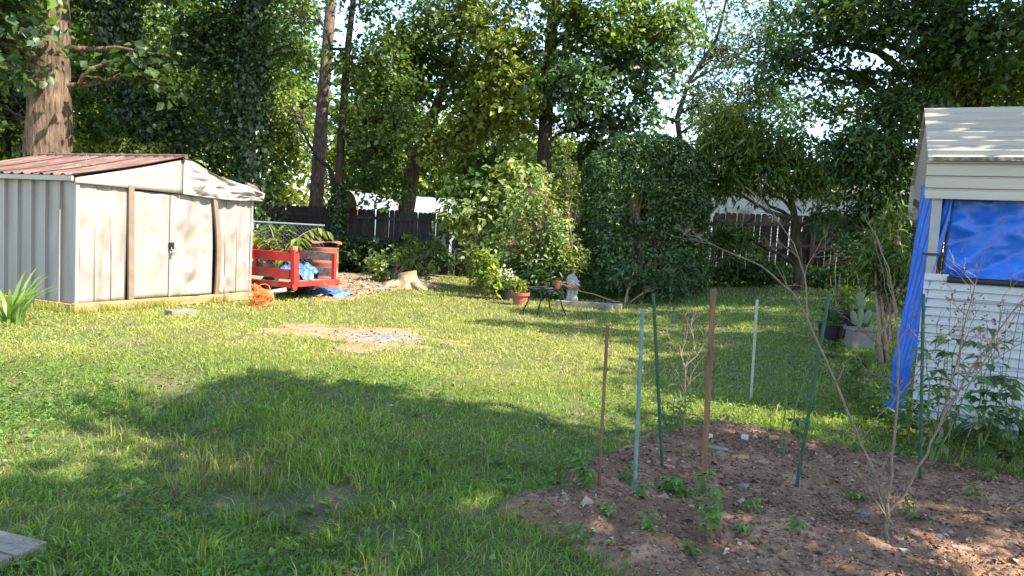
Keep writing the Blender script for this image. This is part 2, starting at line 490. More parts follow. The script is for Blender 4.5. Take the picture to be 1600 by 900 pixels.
def refine(pts, radii, step):
    P2, R2 = [], []
    for i in range(len(pts) - 1):
        k = max(1, int((pts[i + 1] - pts[i]).length / step))
        for j in range(k):
            t = j / k; P2.append(pts[i].lerp(pts[i + 1], t)); R2.append(radii[i] * (1 - t) + radii[i + 1] * t)
    P2.append(pts[-1]); R2.append(radii[-1])
    return P2, R2

PAL = dict(
    mid=((0.055, 0.105, 0.02), (0.115, 0.165, 0.03)),
    bright=((0.12, 0.175, 0.03), (0.21, 0.25, 0.05)),
    pale=((0.13, 0.185, 0.055), (0.22, 0.275, 0.09)),
    dark=((0.028, 0.062, 0.015), (0.06, 0.105, 0.022)),
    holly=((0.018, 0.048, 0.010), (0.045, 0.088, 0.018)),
    ivy=((0.018, 0.042, 0.012), (0.04, 0.08, 0.02)),
    olive=((0.07, 0.10, 0.025), (0.12, 0.14, 0.035)),
    blue=((0.04, 0.085, 0.035), (0.075, 0.125, 0.05)),
)

def tree(name, label, pts, radii, blobs, mat='bark', leafmat='leaf', L=0.15, W=0.10, pal='mid', per=36, cr_=0.55, group=None,
         cat='tree', sides=12, wob=0.12, ivy=None, limbs=(), droop=0.3, flat=0.22, crownname='crown', twigs=True, flare=1.35, up=1.0, step=0.35):
    """pts: trunk path in world space; blobs: (centre, radii, clumps[, palette])"""
    pts = [Vector(p) for p in pts]
    root = thing(name, label, cat, pts[0], 0, group)
    mb = MB()
    rp, rr = refine(pts, radii, step)
    rr = [r * (1 + (flare - 1) * math.exp(-max(0, (p.z - rp[0].z)) / 0.45)) for p, r in zip(rp, rr)]
    rp = [rp[0] - Vector((0, 0, 0.25))] + rp; rr = [rr[0] * 1.1] + rr
    mb.tube(rp, rr, sides, wob=wob, seed=random.random() * 50)
    parts = []
    for lb in limbs:                                   # explicit limbs in world space: (points, radii)
        lp, lr = refine([Vector(p) for p in lb[0]], lb[1], 0.3)
        mb.tube(lp, lr, 7, wob=0.1, seed=random.random() * 9)
    for bl in blobs:
        c, R, nc = bl[0], bl[1], bl[2]
        pl = PAL[bl[3]] if len(bl) > 3 else PAL[pal]
        arr, cc = blob_leaves(c, R, nc, per, cr_, L, W, pl, flat, droop, up=up)
        parts.append(arr)
        if not twigs: continue
        cv = Vector(c); hd = math.hypot(cv.x - pts[0].x, cv.y - pts[0].y)
        a, ra = path_at(pts, radii, cv.z - 0.35 * hd - 0.2)
        lp = curve3(a, cv, 0.06, 7, 0.35)
        k = min(ra * 0.55, 0.05 + 0.012 * (cv - a).length)
        mb.tube(lp, [k * (1 - 0.75 * i / 7) for i in range(8)], 6)
        for p in cc[:: 2 if nc > 60 else 1]:
            q = lp[random.randint(3, 7)]
            tp = curve3(q, Vector(p), random.uniform(-0.05, 0.1), 3, 0.4)
            mb.tube(tp, [k * 0.25, k * 0.18, k * 0.12, 0.004], 3, cap=False)
    mb.build('trunk', MT[mat], root, world=True, smooth=True)
    if parts:
        V, F, C = merge(parts)
        np_mesh(crownname, V, F, MT[leafmat], root, C)
    if ivy:
        z0, z1, n, spread, Li = ivy
        zz = RNG.uniform(z0, z1, n); th = RNG.random(n) * 2 * np.pi
        pos = np.empty((n, 3)); 
        base = [path_at(pts, radii, z) for z in zz]
        cen = np.array([tuple(b[0]) for b in base]); rr_ = np.array([b[1] for b in base])
        cl = 0.6 + 0.9 * fbm(th * 1.2, zz * 1.1, 5, 2)
        od = np.stack([np.cos(th), np.sin(th), np.zeros(n)], 1)
        rad_ = rr_ + np.abs(RNG.normal(0, spread, n)) * cl
        pos = cen + od * rad_[:, None]
        ax = np.stack([RNG.normal(0, .5, n), RNG.normal(0, .5, n), -np.ones(n)], 1)
        nr = od + np.array([0, 0, 0.5]) + RNG.normal(0, .4, (n, 3))
        s = RNG.uniform(.7, 1.3, n)
        V, F, C = leaf_arrays(pos, ax, nr, Li * s, Li * .85 * s, leaf_cols(n, PAL['ivy']))
        np_mesh('ivy', V, F, MT['glossy_leaf'], root, C)
    return root

def PXB(px, py, d, rx, ry, n, pal=None, rd=None):     # a blob sized in photo pixels at distance d
    k = d / FPX
    c = P(px, py, d)
    R = (rx * k, rd if rd else min(2.2, (rx + ry) * 0.5 * k), ry * k)
    return (tuple(c), R, n, pal) if pal else (tuple(c), R, n)

# ------------------------------------------------------------------ ground
def make_ground():
    n = 260
    s = np.linspace(-1, 1, n)
    gx = np.sinh(s * 4.6) / np.sinh(4.6) * 260
    t = np.linspace(-0.42, 1, n)
    gy = 5.0 + np.sinh(t * 4.8) / np.sinh(4.8) * 420
    X, Y = np.meshgrid(gx, gy)
    Z = ground_z(X, Y)
    V = np.stack([X, Y, Z], -1).reshape(-1, 3)
    i = np.arange(n - 1)[None, :] + np.arange(n - 1)[:, None] * n
    F = np.stack([i, i + 1, i + n + 1, i + n], -1).reshape(-1, 4)
    o = np_mesh('ground', V, F, MT['soil'], smooth=True)
    tag(o, kind='structure')
make_ground()

def sheet(name, mat, inside, bounds, res, h=lambda x, y: 0.0, lift=0.006, kind='structure', edge=0.25):
    """a bare patch on the ground: a fine mesh that dives below the lawn outside its outline; inside(x, y) is a signed fade 0..1"""
    x0, x1, y0, y1 = bounds
    nx, ny = int((x1 - x0) / res), int((y1 - y0) / res)
    X, Y = np.meshgrid(np.linspace(x0, x1, nx), np.linspace(y0, y1, ny))
    f = inside(X, Y)
    Z = ground_z(X, Y) + lift + h(X, Y) * f - 0.05 * (1 - ss(0, edge, f))
    V = np.stack([X, Y, Z], -1).reshape(-1, 3)
    i = np.arange(nx - 1)[None, :] + np.arange(ny - 1)[:, None] * nx
    F = np.stack([i, i + 1, i + nx + 1, i + nx], -1).reshape(-1, 4)
    keep = (f.reshape(-1)[F] > 0.0).any(1)
    F = F[keep]
    o = np_mesh(name, V, F, mat, smooth=True)
    tag(o, kind=kind)
    return o

def poly_fade(poly, width):
    P_ = np.array([(p.x, p.y) for p in poly])
    def f(x, y):
        x = np.asarray(x, float); y = np.asarray(y, float)
        ins = np.zeros(x.shape, bool); dm = np.full(x.shape, 1e9)
        for i in range(len(P_)):
            a, b = P_[i], P_[(i + 1) % len(P_)]
            e = b - a
            t = np.clip(((x - a[0]) * e[0] + (y - a[1]) * e[1]) / e.dot(e), 0, 1)
            dm = np.minimum(dm, np.hypot(x - a[0] - t * e[0], y - a[1] - t * e[1]))
            cond = ((a[1] > y) != (b[1] > y)) & (x < (b[0] - a[0]) * (y - a[1]) / (b[1] - a[1] + 1e-12) + a[0])
            ins ^= cond
        sd = np.where(ins, dm, -dm) + 0.35 * width * (fbm(x * 2.6, y * 2.6, 21, 3) - 0.5) * 2
        return np.clip(0.5 + sd / width, 0, 1)
    return f

bed_poly = [G(*p) for p in ((800, 800), (880, 768), (945, 722), (1030, 684), (1130, 668), (1230, 684), (1330, 712), (1430, 728), (1600, 756), (1750, 780))]
bed_poly += [Vector((4.2, 2.2, 0)), Vector((1.2, 2.2, 0)), G(1000, 898), G(905, 850)]
bed_f = poly_fade(bed_poly, 0.30)
def bed_h(x, y):
    return 0.03 + 0.05 * fbm(x * 2.2, y * 2.2, 31, 3) + 0.045 * (fbm(x * 9, y * 9, 33, 4) - 0.4) + 0.02 * (vnoise(x * 32, y * 32, 37) - .4)
def bed_z(x, y):
    f = bed_f(x, y)
    return ground_z(x, y) + 0.006 + bed_h(x, y) * f
bx = [p.x for p in bed_poly]; by = [p.y for p in bed_poly]
bed = sheet('garden_bed', MT['dirt'], bed_f, (min(bx) - .4, max(bx) + .4, min(by) - .4, max(by) + .4), 0.018, bed_h)
tag(bed, 'bare brown dirt vegetable bed with stakes standing in it', 'garden bed')

pit_c = G(570, 527)
def pit_f(x, y):
    r = np.hypot((x - pit_c.x) / 0.9, (y - pit_c.y) / 0.75)
    n = fbm(x * 1.9, y * 1.9, 55, 4)
    return np.clip(1.1 - r * 0.95 - (n - 0.5) * 3.0, 0, 1)
pit = sheet('bare_earth', MT['clay'], pit_f, (pit_c.x - 2, pit_c.x + 2, pit_c.y - 2, pit_c.y + 2), 0.03, lambda x, y: 0.012 * fbm(x * 8, y * 8, 3), edge=0.2)
ash_c = G(592, 530)
def ash_f(x, y):
    r = np.hypot((x - ash_c.x) / 0.36, (y - ash_c.y) / 0.26)
    return np.clip(1.2 - r * 1.1 - (fbm(x * 5, y * 5, 77, 3) - .5) * 2.4, 0, 1)
ash = sheet('ash_patch', MT['ash'], ash_f, (ash_c.x - .7, ash_c.x + .7, ash_c.y - .7, ash_c.y + .7), 0.015, lambda x, y: 0.02 * fbm(x * 20, y * 20, 5), lift=0.02, edge=0.2)

# bare dirt strip along the ditch and odd worn spots
worn = [(G(600, 855), .16, .12), (G(270, 625), .22, .3), (G(590, 840), .1, .1), (G(380, 800), .2, .25), (G(500, 790), .25, .2), (G(690, 545), .3, .1)]

# leaf litter and chips under the trees by the wooden fence
mul_poly = [G(520, 470), G(650, 446), G(690, 432), Vector((-0.8, 22.4, 0)), Vector((-14, 22.6, 0)), Vector((-14, 14, 0)), G(420, 452)]
mul_f = poly_fade(mul_poly, 0.5)
MT['litter'] = M('leaf_litter', (0.17, 0.12, 0.075), 0.95, 0.4, 14, 0.8, 40, color2=(0.30, 0.22, 0.13), m2scale=6)
mul = sheet('leaf_litter_ground', MT['litter'], mul_f, (-14.2, 0, 12, 23), 0.08, lambda x, y: 0.02 * fbm(x * 5, y * 5, 3))

# ------------------------------------------------------------------ grass
GRASS_HOLES = []      # functions returning 0..1 fade, filled below
SHED_P = G(118, 490)
def grass_keep(x, y):
    k = 1 - ss(0.25, 0.8, bed_f(x, y) + 0.55 * (fbm(x * 3.5, y * 3.5, 17, 3) - .5))
    k *= 1 - 0.9 * ss(0.1, 0.9, pit_f(x, y))
    k *= 1 - 0.93 * ss(0.1, 0.6, mul_f(x, y))
    for (p, rx, ry) in worn:
        k *= ss(0.5, 1.3, np.hypot((x - p.x) / rx, (y - p.y) / ry) + (fbm(x * 4, y * 4, 4, 2) - .5))
    e = DB - DA
    t = np.clip(((x - DA[0]) * e[0] + (y - DA[1]) * e[1]) / e.dot(e), 0, 1)
    dd = np.hypot(x - DA[0] - t * e[0], y - DA[1] - t * e[1])
    k *= 0.35 + 0.65 * ss(0.05, 0.3, dd + 0.25 * (fbm(x * 3, y * 3, 8, 2) - .5))
    k *= 0.55 + 0.45 * ss(0.32, 0.5, fbm(x * 1.7, y * 1.7, 61, 3))
    return k

def blade_arrays(x, y, z, h, wd, col, lean=0.6):
    n = len(x)
    th = RNG.random(n) * 2 * np.pi; ph = RNG.random(n) * 2 * np.pi
    ld = np.stack([np.cos(th), np.sin(th), np.zeros(n)], 1)
    sd = np.stack([np.cos(ph), np.sin(ph), np.zeros(n)], 1)
    le = (np.abs(RNG.normal(0, lean, n)) * h)[:, None]
    b = np.stack([x, y, z], 1)
    hz = np.zeros((n, 3)); hz[:, 2] = h
    m = b + hz * 0.6 + ld * le * 0.35
    t = b + hz * 0.95 + ld * le
    t[:, 2] -= 0.25 * np.minimum(le[:, 0], h)
    w_ = (wd * 0.5)[:, None]
    V = np.empty((n, 5, 3))
    V[:, 0] = b - sd * w_; V[:, 1] = b + sd * w_; V[:, 2] = m - sd * w_ * .85; V[:, 3] = m + sd * w_ * .85; V[:, 4] = t
    base = np.arange(n)[:, None] * 5
    F = np.concatenate([base + np.array([[0, 1, 3]]), base + np.array([[0, 3, 2]]), base + np.array([[2, 3, 4]])], 0)
    return V.reshape(-1, 3), F, np.repeat(col, 5, axis=0)

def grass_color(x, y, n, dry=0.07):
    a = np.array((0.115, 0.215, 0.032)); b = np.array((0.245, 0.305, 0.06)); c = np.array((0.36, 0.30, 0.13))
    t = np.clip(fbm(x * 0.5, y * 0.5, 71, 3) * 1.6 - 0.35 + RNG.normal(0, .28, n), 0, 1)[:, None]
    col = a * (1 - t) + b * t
    sun_tint = (ss(6.0, 7.6, y + 0.5 * (fbm(x * .6, y * .6, 301, 2) - .5)) * ss(3.2, 0.5, x) * (0.55 + 0.45 * fbm(x * .9, y * .9, 303, 3)))[:, None]
    col = col * (1 - sun_tint) + np.array((0.36, 0.36, 0.095)) * RNG.uniform(.75, 1.25, (n, 1)) * sun_tint      # sunlight on the open lawn, painted into the blades as lighter yellow-green
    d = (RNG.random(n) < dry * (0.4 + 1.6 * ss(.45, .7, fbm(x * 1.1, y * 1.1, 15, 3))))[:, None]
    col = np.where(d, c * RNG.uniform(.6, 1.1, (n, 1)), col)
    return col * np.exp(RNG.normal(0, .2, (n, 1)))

def shed_mask(x, y):      # under the shed and the shelter no grass stands
    u = np.array((math.cos(SHED_A), math.sin(SHED_A)))
    a = (x - SHED_P.x) * u[0] + (y - SHED_P.y) * u[1]; b = -(x - SHED_P.x) * u[1] + (y - SHED_P.y) * u[0]
    m1 = (a > -0.02) & (a < 3.4) & (b > -0.02) & (b < 3.6)
    return ~m1
SHED_A = rad(65.2)

parts = []
for d0, d1, dens, wd, hh in ((2.0, 3.6, 5600, .0056, .045), (3.6, 5.2, 4600, .0062, .042), (5.2, 7.5, 2900, .0075, .04), (7.5, 10.5, 1500, .010, .04),
                             (10.5, 14.5, 620, .013, .05), (14.5, 21.5, 260, .018, .06)):
    x0, x1 = -0.72 * d1 - 0.8, 0.72 * d1 + 0.8
    n = int((d1 - d0) * (x1 - x0) * dens)
    x = RNG.uniform(x0, x1, n); y = RNG.uniform(d0, d1, n)
    k = grass_keep(x, y) * (np.abs(x) < 0.72 * y + 0.8) * shed_mask(x, y)
    cl = 0.45 + 0.9 * vnoise(x * 9, y * 9, 5)
    s = RNG.random(n) < k * cl
    x, y = x[s], y[s]; n = len(x)
    tall = ss(.5, .75, fbm(x * .8, y * .8, 91, 3)) * ss(8, 5, y)
    h = hh * RNG.uniform(.45, 1.45, n) * (1 + 0.9 * tall)
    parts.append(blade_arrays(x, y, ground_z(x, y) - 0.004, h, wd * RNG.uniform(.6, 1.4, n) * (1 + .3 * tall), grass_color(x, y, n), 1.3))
# longer coarse blades and tufts in the near lawn, along the ditch and against the shed sill
n = 4500
x = RNG.uniform(-4.2, 2.6, n); y = RNG.uniform(2.4, 7.0, n)
tuft = vnoise(x * 2.3, y * 2.3, 44)
s = (RNG.random(n) < grass_keep(x, y) * ss(.5, .9, tuft)) ; x, y = x[s], y[s]; n = len(x)
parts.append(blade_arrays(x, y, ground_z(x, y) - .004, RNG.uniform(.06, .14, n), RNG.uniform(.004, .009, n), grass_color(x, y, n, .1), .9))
tc = []
for _ in range(60):
    t = random.random(); o = random.gauss(0, .22)
    tc.append((DA[0] + t * (DB[0] - DA[0]) + o, DA[1] + t * (DB[1] - DA[1]) + o * .5))
for _ in range(70):
    a = random.uniform(-.1, 2.4); b = random.uniform(-.12, -.03)
    if random.random() < .35: a, b = -0.1, random.uniform(0, 1.6)
    tc.append((SHED_P.x + a * math.cos(SHED_A) - b * math.sin(SHED_A), SHED_P.y + a * math.sin(SHED_A) + b * math.cos(SHED_A)))
for (cx_, cy_) in tc:
    n = 34
    x = cx_ + RNG.normal(0, .05, n); y = cy_ + RNG.normal(0, .05, n)
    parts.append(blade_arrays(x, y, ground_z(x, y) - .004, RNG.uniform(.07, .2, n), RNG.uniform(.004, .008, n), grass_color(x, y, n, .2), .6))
# dry straw lying about
n = 9000
x = RNG.uniform(-4.5, 2.5, n); y = RNG.uniform(2.4, 8, n)
s = (RNG.random(n) < ss(.5, .7, fbm(x * 1.4, y * 1.4, 101, 3))) & (bed_f(x, y) < .4); x, y = x[s], y[s]; n = len(x)
parts.append(blade_arrays(x, y, ground_z(x, y) + RNG.uniform(.005, .03, n), RNG.uniform(.01, .035, n), RNG.uniform(.002, .004, n),
                          np.array((.34, .28, .15)) * RNG.uniform(.5, 1.2, (n, 1)), 4.0))
n = 9000
t = RNG.random(n); o = RNG.normal(0, .28, n)
x = DA[0] + t * (DB[0] - DA[0]) + o; y = DA[1] + t * (DB[1] - DA[1]) + o * .6 + RNG.normal(0, .12, n)
s = fbm(x * 2.2, y * 2.2, 401, 3) > .47; x, y = x[s], y[s]; n = len(x)
parts.append(blade_arrays(x, y, ground_z(x, y) + RNG.uniform(.005, .03, n), RNG.uniform(.012, .04, n), RNG.uniform(.003, .005, n),
                          np.array((.27, .22, .14)) * RNG.uniform(.4, 1.2, (n, 1)), 3.0))
V, F, C = merge(parts)
lawn = np_mesh('lawn_grass', V, F, MT['grass'], None, C)
tag(lawn, 'mown green lawn grass covering the yard', 'grass', kind='stuff')

# clover and broad-leaved weeds in the lawn
parts = []
n = 60000
x = RNG.uniform(-4.5, 4.6, n); y = RNG.uniform(2.4, 9.0, n)
dn = ss(.47, .66, fbm(x * .9, y * .9, 111, 3)) * ss(7.5, 5.0, y) + .5 * ss(.02, .2, bed_f(x, y))
s = RNG.random(n) < dn * (1 - ss(.45, .8, bed_f(x, y))) * (np.abs(x) < .72 * y + .5) * (pit_f(x, y) < .1)
x, y = x[s], y[s]; n = len(x)
pos = np.stack([x, y, ground_z(x, y) + RNG.uniform(.015, .075, n)], 1)
ax = RNG.normal(size=(n, 3)); ax[:, 2] *= .25
nr = np.array([0, 0, 1.]) + RNG.normal(0, .35, (n, 3))
sz = RNG.uniform(.018, .042, n)
parts.append(leaf_arrays(pos, ax, nr, sz, sz * .8, leaf_cols(n, ((.07, .15, .025), (.12, .21, .04)))))
n = 380
x = RNG.uniform(-3.5, 3.0, n); y = RNG.uniform(2.5, 6, n)
s = RNG.random(n) < ss(.5, .7, fbm(x * 1.3, y * 1.3, 141, 3)) * (1 - ss(.35, .6, bed_f(x, y))); x, y = x[s], y[s]
for cx_, cy_ in zip(x, y):
    k = random.randint(5, 9); th = np.linspace(0, 6.28, k, endpoint=False) + random.random()
    c = np.tile(np.array([[cx_, cy_, gz(cx_, cy_) + .02]]), (k, 1))
    ax = np.stack([np.cos(th), np.sin(th), RNG.uniform(.3, 1.1, k)], 1)
    Lr = random.uniform(.035, .075)
    parts.append(long_leaf_arrays(c, ax, np.tile([[0, 0, 1.]], (k, 1)) + RNG.normal(0, .2, (k, 3)), Lr, Lr * .42, leaf_cols(k, ((.08, .16, .025), (.14, .22, .04)))))
V, F, C = merge(parts)
wd_ = np_mesh('lawn_weeds', V, F, MT['leaf'], None, C)
tag(wd_, 'clover and broad-leaved weeds growing through the lawn', 'weeds', kind='stuff')

# fallen leaves and scraps caught in the lawn
n = 1100
x = RNG.uniform(-6, 4, n); y = RNG.uniform(2.5, 11, n)
s = (bed_f(x, y) < .3) & (np.abs(x) < .72 * y + .5); x, y = x[s], y[s]; n = len(x)
ax = RNG.normal(size=(n, 3)); ax[:, 2] *= .3; sz = RNG.uniform(.015, .05, n)
V, F, C = leaf_arrays(np.stack([x, y, ground_z(x, y) + RNG.uniform(.02, .045, n)], 1), ax, np.array([0, 0, 1.]) + RNG.normal(0, .5, (n, 3)), sz, sz * .6,
                      np.array((.26, .18, .10)) * RNG.uniform(.4, 1.5, (n, 1)), .25, .3)
tag(np_mesh('fallen_leaves', V, F, MT['bits'], None, C), 'brown fallen leaves scattered through the lawn grass', 'leaves', kind='stuff')

# crumbs, dead leaves and chips on the garden bed
n = 26000
x = RNG.uniform(min(bx), max(bx), n); y = RNG.uniform(2.4, max(by), n)
s = (bed_f(x, y) > .35); x, y = x[s], y[s]; n = len(x)
pos = np.stack([x, y, bed_z(x, y) + RNG.uniform(.0, .012, n)], 1)
ax = RNG.normal(size=(n, 3)); ax[:, 2] *= .2
nr = np.array([0, 0, 1.]) + RNG.normal(0, .4, (n, 3))
sz = np.exp(RNG.normal(-4.7, .55, n))
pal = np.array([(.18, .10, .065), (.27, .18, .115), (.36, .28, .2), (.10, .06, .04), (.22, .125, .08)])
col = pal[RNG.integers(0, 5, n)] * RNG.uniform(.6, 1.3, (n, 1))
V, F, C = leaf_arrays(pos, ax, nr, sz * 1.3, sz * .8, col, .1, .3)
lit = np_mesh('bed_litter', V, F, MT['bits'], None, C)
tag(lit, 'dead leaves, chips and crumbs strewn over the dirt bed', 'litter', kind='stuff')

# soil clods: small solid lumps
def lumps(name, label, cat, pts, size, cols):
    ico = np.array([(0, 0, 1), (.9, 0, .25), (.28, .85, .3), (-.72, .53, .2), (-.72, -.53, .3), (.28, -.85, .2), (0, 0, -.6)])
    Fi = np.array([(0, 1, 2), (0, 2, 3), (0, 3, 4), (0, 4, 5), (0, 5, 1), (6, 2, 1), (6, 3, 2), (6, 4, 3), (6, 5, 4), (6, 1, 5)])
    n = len(pts)
    J = ico[None] * (1 + RNG.normal(0, .22, (n, 7, 1)))
    th = RNG.random(n) * 6.28
    c_, s_ = np.cos(th)[:, None], np.sin(th)[:, None]
    X = J[..., 0] * c_ - J[..., 1] * s_; Y = J[..., 0] * s_ + J[..., 1] * c_
    J = np.stack([X * RNG.uniform(.7, 1.5, (n, 1)), Y, J[..., 2] * .7], -1) * size[:, None, None] + pts[:, None, :]
    F = (Fi[None] + np.arange(n)[:, None, None] * 7).reshape(-1, 3)
    o = np_mesh(name, J.reshape(-1, 3), F, MT['bits'], None, np.repeat(cols, 7, axis=0))
    return tag(o, label, cat, kind='stuff')
n = 12000
x = RNG.uniform(min(bx), max(bx), n); y = RNG.uniform(2.4, max(by), n)
s = (bed_f(x, y) > .45) & (RNG.random(n) < .25 + ss(.45, .6, fbm(x * 1.6, y * 1.6, 12, 3))); x, y = x[s], y[s]; n = len(x)
sz = np.minimum(.02, np.exp(RNG.normal(-5.0, .6, n)))
lumps('soil_clods', 'crumbled brown soil clods over the garden bed', 'soil', np.stack([x, y, bed_z(x, y) + sz * .2], 1), sz,
      np.array((.20, .11, .064)) * RNG.uniform(.6, 1.5, (n, 1)))
# chips by the stump and charred crumbs in the ash
n = 2600
x = RNG.uniform(-9, -1, n); y = RNG.uniform(12.5, 19, n)
s = (mul_f(x, y) > .2) & (RNG.random(n) < .3 + .7 * ss(3.0, .5, np.hypot(x + 3.2, (y - 16.2) * .6))); x, y = x[s], y[s]; n = len(x)
ax = RNG.normal(size=(n, 3)); ax[:, 2] *= .2
sz = RNG.uniform(.04, .14, n)
V, F, C = leaf_arrays(np.stack([x, y, ground_z(x, y) + RNG.uniform(.02, .06, n)], 1), ax, np.array([0, 0, 1.]) + RNG.normal(0, .4, (n, 3)), sz, sz * .45,
                      np.array((.42, .33, .22)) * RNG.uniform(.35, 1.2, (n, 1)), .1, .2)
tag(np_mesh('wood_chips', V, F, MT['bits'], None, C), 'pale wood chips and dead leaves scattered around the cut stump', 'chips', kind='stuff')
n = 110
x = ash_c.x + RNG.normal(0, .4, n); y = ash_c.y + RNG.normal(0, .3, n); sz = RNG.uniform(.004, .016, n)
cc = np.where(RNG.random((n, 1)) < .6, np.array([[.02, .02, .02]]), np.array([[.5, .48, .45]]))
lumps('fire_debris', 'charred crumbs and pale ash lumps in the burnt patch', 'debris', np.stack([x, y, ground_z(x, y) + .025], 1), sz, cc)
# ------------------------------------------------------------------ storage shed
su = Vector((math.cos(SHED_A), math.sin(SHED_A), 0)); sv = Vector((-math.sin(SHED_A), math.cos(SHED_A), 0))
def front_xz(px, py, org=None):
    o = org or SHED_P
    r = ray(px, py); s = (o - CAM).dot(sv) / r.dot(sv)
    q = CAM + r * s - o
    return q.dot(su), q.z
shed = thing('storage_shed', 'dented cream metal storage shed with rusty roof on the lawn', 'shed', SHED_P, SHED_A)
SW = front_xz(389, 462)[0]; ZF = 0.13; SH = front_xz(122, 276)[1] - 0.02; XM = front_xz(281, 270)[0]; SLEN = 3.2
RISE = front_xz(281, 250)[1] - SH
def dentpanel(x0, x1, z0, z1, y, amp, seed, nx=14, nz=26, rib=True, crease=0.0):
    mb = MB()
    def fn(a, b):
        x = x0 + a * (x1 - x0); z = z0 + b * (z1 - z0)
        e = min(1, 6 * a, 6 * (1 - a)); 
        n1 = mnoise.noise(Vector((x * 2.6, z * 2.0, seed))); n2 = mnoise.noise(Vector((x * 6, z * 4.5, seed + 9)))
        d = amp * (0.8 * n1 + 0.35 * n2) * e
        if crease: d += crease * (abs(mnoise.noise(Vector((x * 3.0 + z * 2.2, z * 1.6 - x * 2, seed + 3)))) * 2 - .5) * e
        return (x, y - d, z)
    mb.grid(nx, nz, fn)
    if rib:
        mb.tube([(x1, y - .004, z0), (x1, y - .004, z1)], .006, 5)
    return mb
fx = [front_xz(p, 380)[0] for p in (123, 148, 174, 196)]
for i in range(3):
    dentpanel(fx[i], fx[i + 1] - .004, ZF, SH, 0.0, 0.05, 3.1 * i, crease=.012).build('front_panel', MT['white_metal'], shed, smooth=True, solid=.004)
gx_ = [front_xz(p, 380)[0] for p in (338, 352, 370)] + [SW]
for i in range(3):
    dentpanel(gx_[i], gx_[i + 1] - .004, ZF, SH, 0.0, 0.07, 20 + 2.7 * i, crease=.03).build('front_panel', MT['white_metal'], shed, smooth=True, solid=.004)
d0, dm, d1 = [front_xz(p, 380)[0] for p in (205, 265, 331)]
dr = dentpanel(d0, dm - .004, ZF + .02, SH - .1, -0.012, 0.035, 41, rib=False, crease=.01).build('door', MT['white_metal'], shed, smooth=True, solid=.005)
dr['label'] = 'flat cream door leaf with latch'
MB().beam((dm - .012, -.03, ZF + .02), (dm - .012, -.03, SH - .12), .012, .03, (1, 0, 0)).build('door_edge', MT['white_trim'], dr)
lx, lz = front_xz(265, 388)
MB().box((lx - .01, -.05, lz + .04), (.07, .04, .10)).build('latch', MT['black'], dr, bevel=.006)
pl = MB(); pl.tube([(lx - .03, -.075, lz + .02), (lx - .03, -.08, lz - .02), (lx, -.08, lz - .04), (lx + .02, -.08, lz - .02), (lx + .015, -.075, lz + .02)], .006, 6)
pl.box((lx - .005, -.08, lz - .075), (.05, .022, .05)); pl.build('padlock', MT['steel'], dr)
dr2 = dentpanel(dm + .004, d1, ZF + .02, SH - .1, -0.018, 0.07, 57, 30, 44, rib=False, crease=.045).build('door', MT['white_metal'], shed, smooth=True, solid=.005)
dr2['label'] = 'buckled cream door leaf'
for (a, b, bend) in (((201), (201), 0.0), ((331), (334.5), .05)):
    xt = front_xz(a, 300)[0]; xb = front_xz(b, 455)[0]; mb = MB()
    pts = []
    for i in range(9):
        t = i / 8
        pts.append(Vector((xt + (xb - xt) * t + bend * .4 * math.sin(t * 3.1), -.045 - bend * math.sin(t * 3.1), SH - .03 + (ZF - SH + .03) * t)))
    for i in range(8): mb.beam(pts[i], pts[i + 1], .085 if not bend else .075, .035, (0, -1, 0))
    mb.build('door_frame', MT['brown_metal'], shed)
MB().box((.35 * SW + .5 * (d1 - d0) * .6, .02, SH - .05), (d1 - d0, .02, .1)).build('door_track', MT['dark'], shed)
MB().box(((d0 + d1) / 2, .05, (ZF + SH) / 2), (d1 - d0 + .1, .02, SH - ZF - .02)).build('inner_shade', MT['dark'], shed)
# side wall: overlapping upright panels with ribs
npan = 11; pw = SLEN / npan
for i in range(npan):
    mb = MB(); y0 = i * pw; y1 = y0 + pw
    def fn(a, b, y0=y0, y1=y1, i=i):
        y = y0 + a * (y1 - y0); z = ZF + b * (SH - ZF)
        e = min(1, 6 * a, 6 * (1 - a)); dn = .02 * mnoise.noise(Vector((y * 2, z * 2, 3.3))) * e if i < 2 else .006 * mnoise.noise(Vector((y * 2, z * 2, 3.3))) * e
        return (dn, y, z)
    mb.grid(6, 14, fn)
    mb.add([(-.002, y1 - .016, ZF), (-.042, y1 - .014, ZF), (-.042, y1 - .002, ZF), (-.002, y1 + .002, ZF),
            (-.002, y1 - .016, SH), (-.042, y1 - .014, SH), (-.042, y1 - .002, SH), (-.002, y1 + .002, SH)],
           [(0, 1, 5, 4), (1, 2, 6, 5), (2, 3, 7, 6)])
    mb.build('side_panel', MT['white_metal'], shed, solid=.003)
MB().box((-.004, -.004, (ZF + SH) / 2), (.05, .05, SH - ZF + .01)).build('corner_trim', MT['white_trim'], shed, bevel=.006)
MB().box((SW, .0, (ZF + SH) / 2), (.04, .05, SH - ZF + .01)).build('corner_trim', MT['white_trim'], shed, bevel=.006)
# far walls
MB().box((SW, SLEN / 2, (ZF + SH) / 2), (.01, SLEN - .06, SH - ZF)).build('rear_wall', MT['white_metal'], shed)
MB().box((SW / 2, SLEN, (ZF + SH) / 2), (SW - .03, .01, SH - ZF)).build('rear_wall', MT['white_metal'], shed)
